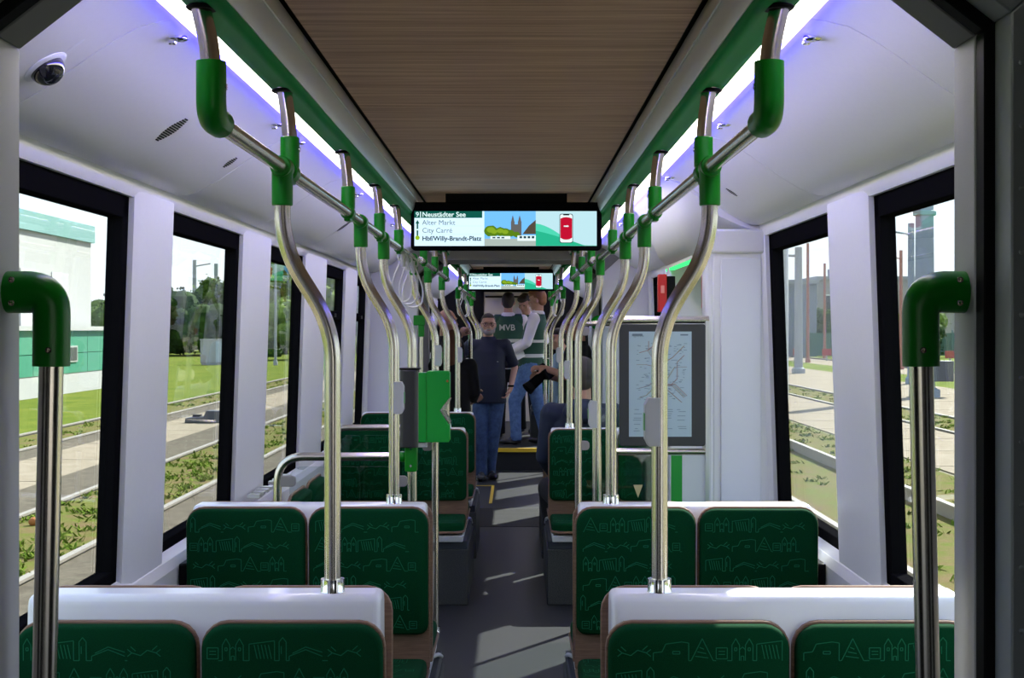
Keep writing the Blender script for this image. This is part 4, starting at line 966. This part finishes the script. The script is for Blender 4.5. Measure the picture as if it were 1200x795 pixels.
    for (dz, rx, ry, dy) in ((hem, .178*f, .125*f, -.005), (.06, .172*f, .130*f, -.012), (.20, .165*f, .128*f, -.014), (.34, .178, .124, -.006), (.45, .185, .112, .0), (.52, .158, .088, .006), (.565, .095, .068, .010), (.60, .066, .062, .008)):
        c0 = hip + V(0, dy, dz) + lean*max(0, dz/.525)
        rg.append([c0 + V(rx*math.copysign(abs(math.cos(2*PI*i/28))**.85, math.cos(2*PI*i/28)), ry*math.copysign(abs(math.sin(2*PI*i/28))**.9, math.sin(2*PI*i/28)), 0) for i in range(28)])
    c_.sweep(rg)
    c_.cap(SH[-1]+V(.0, 0, -.012), SH[1]+V(0, 0, -.012), .072, .072); c_.cap(shz-V(0, 0, .01), shz+V(0, .008, .045), .085, .070)
    slv = P.get('sleeve', 'long')
    for k in (-1, 1):
        c_.ell(SH[k]-V(k*.01, 0, .01), (.068, .072, .066))
        c_.cap(SH[k], EL[k] if slv == 'long' else SH[k].lerp(EL[k], .80), .068, .056)
        if slv == 'long': c_.cap(EL[k], EL[k].lerp(WR[k], .92), .055, .040)
        else: c_.tube([SH[k].lerp(EL[k], .6), SH[k].lerp(EL[k], .93)], [.060, .062])
    mk(c_, P.get('top_name', 'shirt'), P['top'], VOXC, body)
    if P.get('vest'):
        v_ = MB(); rg = []
        for (dz, rx, ry, dy) in ((-.02, .188, .140, -.006), (.10, .186, .142, -.012), (.24, .180, .140, -.012), (.34, .188, .136, -.006), (.44, .206, .128, 0), (.50, .196, .106, .003), (.535, .150, .092, .006), (.575, .095, .078, .010), (.52, .150, .102, .006), (.575, .095, .078, .010)):
            c0 = hip + V(0, dy, dz) + lean*max(0, dz/.525)
            rg.append([c0 + V(rx*math.cos(2*PI*i/36), ry*math.sin(2*PI*i/36), 0) for i in range(36)])
        v_.sweep(rg); v_.cap(shz+V(-.15, .0, -.012), shz+V(.15, 0, -.012), .080, .080)
        vo = mk(v_, 'vest', VEST, None, body)
        for dz in (.10, .27):
            st_ = MB(); r2 = []
            for q in (-.02, .02):
                rx, ry = (.188, .1445) if dz < .2 else (.1845, .1425)
                c0 = hip + V(0, -.012, dz+q) + lean*(dz/.525); r2.append([c0 + V(rx*math.cos(2*PI*i/36), ry*math.sin(2*PI*i/36), 0) for i in range(36)])
            st_.sweep(r2); mk(st_, 'reflective_stripe', SILVER, None, vo)
    # collar
    if P.get('collar'):
        k_ = MB(); c0 = shz + V(0, .012, .055); rr = []
        for q, (dz, r) in enumerate(((0, .072), (.035, .066), (.02, .080), (-.012, .088))): rr.append([c0 + V(r*math.cos(2*PI*i/24), r*.95*math.sin(2*PI*i/24), dz - (.03 if math.sin(2*PI*i/24) < -.6 else 0)) for i in range(24)])
        k_.sweep(rr, cap=False); mk(k_, 'collar', P['top'] if P['collar'] is True else P['collar'], None, body)
    # hair
    hm = MB(); ht = P.get('hairtype', 'short')
    if ht == 'short':
        hm.ell(h(0, .030, .030), (.081, .088, .096), 22, 14, R=HR); hm.ell(h(0, -.02, .078), (.070, .075, .048), R=HR); hm.ell(h(0, .055, -.02), (.068, .055, .060), R=HR)
    elif ht == 'thin':
        hm.ell(h(0, .030, .036), (.080, .084, .088), 22, 14, R=HR); hm.ell(h(0, -.012, .086), (.062, .062, .030), R=HR)
    elif ht == 'long':
        hm.ell(h(0, .028, .030), (.088, .095, .100), 22, 14, R=HR); hm.ell(h(0, .06, -.08), (.090, .060, .12), R=HR); hm.ell(h(0, .07, -.16), (.085, .05, .10), R=HR); hm.ell(h(0, -.02, .075), (.075, .080, .050), R=HR)
    elif ht == 'bun':
        hm.ell(h(0, .028, .030), (.082, .090, .096), 22, 14, R=HR); hm.ell(h(0, -.015, .080), (.072, .078, .045), R=HR); hm.ell(h(0, .10, .05), (.04, .04, .04), R=HR); hm.ell(h(0, .06, -.03), (.06, .04, .05), R=HR)
    if ht != 'none': mk(hm, 'hair', P['hair'], [('REMESH', dict(mode='VOXEL', voxel_size=.008)), ('SMOOTH', dict(factor=.5, iterations=2))], body)
    if P.get('beard'):
        bd_ = MB().ell(h(0, -.050, -.080), (.052, .050, .042), R=HR).ell(h(0, -.088, -.050), (.028, .012, .008), R=HR)
        for k in (-1, 1): bd_.cap(h(k*.062, .0, -.03), h(k*.045, -.045, -.075), .016, .024)
        mk(bd_, 'beard', P['beard'], [('REMESH', dict(mode='VOXEL', voxel_size=.007)), ('SMOOTH', dict(factor=.5, iterations=2))], body)
    ey = MB()
    for k in (-1, 1): ey.ell(h(k*.031, -.0775, .006), (.011, .007, .006), 12, 8, R=HR)
    mk(ey, 'eyes', EYE, None, body)
    mk(MB().ell(h(0, -.094, -.063), (.020, .006, .005), R=HR), 'lips', LIP, None, body)
    if P.get('glasses'):
        g_ = MB()
        for k in (-1, 1):
            g_.tube([h(k*.033+.023*math.cos(a), -.098, .002+.018*math.sin(a)) for a in [2*PI*i/16 for i in range(17)]], .0022, 6)
            g_.tube([h(k*.056, -.097, .008), h(k*.080, -.02, .006), h(k*.080, .02, .0)], .002, 6)
        g_.tube([h(-.010, -.099, .006), h(.010, -.099, .006)], .002, 6); mk(g_, 'glasses', BLACKG, None, body)
    return body, dict(SH=SH, EL=EL, WR=WR, hip=hip, hc=hc, s=s, shz=shz)

STAND = dict(knee={-1: (-.10, -.02, .49), 1: (.10, -.02, .49)}, ankle={-1: (-.10, .02, .085), 1: (.10, .02, .085)})
# man in navy shirt, facing the camera
b1, J = person('bearded man in navy short-sleeved shirt and jeans standing in the aisle', (-.245, 14.95, 0), math.radians(4), 1.78, dict(
    knee={-1: (-.085, -.045, .49), 1: (.055, -.0, .49)}, ankle={-1: (-.075, -.05, .085), 1: (.02, .07, .085)}, foot={-1: (-.1, -1, 0), 1: (.35, -1, 0)},
    elbow={-1: (-.36, .12, 1.27), 1: (.285, .03, 1.20)}, wrist={-1: (-.44, .02, 1.42), 1: (.235, -.07, .98)}, hand={1: (-.5, -.2, -1)}, curl={-1: 1.2, 1: .6},
    trousers=DENIM, top=NAVY, sleeve='short', collar=True, girth=1.10, hair=HAIRG, hairtype='thin', beard=mat('grey_beard', (.30, .265, .235), .9, bump=(150, .4)), glasses=True, hem=-.10))
wr = J['WR'][1]*J['s']
MB().lathe([(.030, -.010), (.034, -.006), (.034, .006), (.030, .010)], 18, X=Matrix.Translation(wr+V(.004, .008, .025))).build('wristwatch', BLACKG, b1)
MB().box(.085, .10, -.146, -.142, 1.262, 1.268).build('chest_logo', SILVER, b1)
# vest man with papers (facing left)
b2, J = person('man in white shirt, green vest and jeans holding papers, on the raised floor', (.225, 16.5, FZ), math.radians(-100), 1.83, dict(
    lean=V(0, .07, 0), head_off=V(0, .02, 0), knee={-1: (-.10, .06, .49), 1: (.10, -.17, .50)}, ankle={-1: (-.12, .15, .085), 1: (.11, -.15, .085)}, foot={-1: (0, -1, 0), 1: (.3, -1, 0)},
    elbow={-1: (-.26, -.02, 1.17), 1: (.26, .0, 1.17)}, wrist={-1: (-.10, -.25, 1.07), 1: (.16, -.24, 1.02)}, curl={-1: .9, 1: .9},
    trousers=DENIML, top=WSHIRT, collar=True, vest=True, hair=HAIRR, hairtype='short', yaw=-8, pitch=8, shoe=SHOE))
tag(MB().box(-.15, .15, -.004, .004, -.105, .105).build('paper_sheaf', PAPER), 'white sheets of paper held by the man in the green vest', 'papers')
pp = bpy.data.objects['paper_sheaf']; pp.location = (.075, 16.36, 1.36); pp.rotation_euler = (math.radians(-25), math.radians(-28), math.radians(5))
# MVB vest, back to camera
b3, J = person('dark-haired person in green vest seen from behind, lettering on the back', (-.045, 17.5, FZ), math.radians(175), 1.82, dict(
    STAND, elbow={-1: (-.27, -.03, 1.17), 1: (.27, -.03, 1.17)}, wrist={-1: (-.16, -.22, 1.15), 1: (.16, -.22, 1.15)},
    trousers=BLACKC, top=WSHIRT, collar=True, vest=True, hair=HAIRD, hairtype='short'))
text('MVB', .105, SILVER, b3, (0, .168, 1.345), (PI/2, 0, PI), 'CENTER', .0008)
# person with bowed head
person('dark-haired person with bowed head and white sleeves, behind the vest lettering', (.20, 18.25, FZ), math.radians(-30), 1.84, dict(
    STAND, elbow={-1: (-.27, -.03, 1.17), 1: (.27, -.03, 1.17)}, wrist={-1: (-.12, -.24, 1.12), 1: (.12, -.24, 1.12)},
    trousers=BLACKC, top=WSHIRT, collar=True, vest=True, hair=HAIRD, hairtype='short', pitch=28, head_off=V(0, -.05, -.02)))
# seated hoodie, seen from behind
b5, J = person('person in slate blue hoodie seated on the third right bench, seen from behind', (.475, 8.98, 0), PI, 1.92, dict(
    hip=.475, lean=V(0, -.04, -.01), knee={-1: (-.11, -.42, .50), 1: (.185, -.40, .50)}, ankle={-1: (-.11, -.44, .10), 1: (.14, -.46, .10)},
    elbow={-1: (-.25, -.06, .73), 1: (.222, -.05, .73)}, wrist={-1: (-.14, -.30, .62), 1: (.17, -.30, .61)},
    trousers=BLACKC, top=HOODIE, top_name='hoodie', hair=HAIRG, hairtype='short', girth=1.12, hem=-.06))
hd = MB().ell(V(0, .085, 1.085), (.135, .080, .075)).ell(V(0, .03, 1.115), (.12, .095, .05))
bake(hd.build('hood', HOODIE, b5), VOXC)
# photographer
b6, J = person('photographer in black t-shirt holding a camera in the articulation on the right', (.60, 11.75, 0), math.radians(-78), 1.76, dict(
    STAND, elbow={-1: (-.25, -.12, 1.20), 1: (.24, -.14, 1.22)}, wrist={-1: (-.05, -.32, 1.24), 1: (.06, -.33, 1.30)}, hand={-1: (.1, -1, .1), 1: (-.1, -1, .05)}, curl={-1: 1.2, 1: 1.1},
    trousers=BLACKC, top=BLACKC, sleeve='short', hair=HAIRD, hairtype='short', lean=V(0, -.03, 0)))
t = thing('photo_camera', 'black camera with long lens in the photographer hands', 'camera', (.285, 11.66, 1.235), math.radians(20))
t.rotation_euler = (math.radians(0), math.radians(-38), math.radians(25))
MB().box(-.02, .055, -.07, .07, -.05, .05).prism([(-.035, .05), (.035, .05), (.02, .085), (-.02, .085)], -.0, .05, 'x').build('camera_body', BLACK, t, bevel=.008)
MB().tube([(-.02, 0, 0), (-.05, 0, 0), (-.05, 0, 0), (-.15, 0, 0)], [.036, .036, .042, .044], 20).build('lens', BLACKG, t); MB().tube([(-.15, 0, 0), (-.20, 0, 0)], [.046, .054], 20).build('lens_hood', BLACK, t)
# person in light blue behind the right poles
person('person in light blue shirt behind the poles on the right, facing left', (.50, 13.85, 0), math.radians(-80), 1.62, dict(
    STAND, elbow={-1: (-.27, .0, 1.18), 1: (.27, .0, 1.18)}, wrist={-1: (-.22, -.08, .95), 1: (.22, -.08, .95)},
    trousers=DENIM, top=LBLUE, hair=HAIRD, hairtype='bun'))
# left side figures
person('person with brown hair and black top behind the left poles, seen from behind', (-.50, 12.15, 0), math.radians(160), 1.60, dict(
    STAND, elbow={-1: (-.215, -.04, 1.18), 1: (.215, -.04, 1.18)}, wrist={-1: (-.13, -.22, 1.10), 1: (.13, -.22, 1.10)},
    trousers=BLACKC, top=BLACKC, hair=HAIRB, hairtype='long'))
person('balding person in dark jacket behind the left poles, arm raised to a strap', (-.60, 13.05, 0), math.radians(60), 1.80, dict(
    STAND, elbow={-1: (-.30, -.16, 1.28), 1: (.27, .0, 1.18)}, wrist={-1: (-.16, -.24, 1.52), 1: (.20, -.18, 1.02)}, curl={-1: 1.3},
    trousers=BLACKC, top=BLACKC, hair=HAIRG, hairtype='none'))
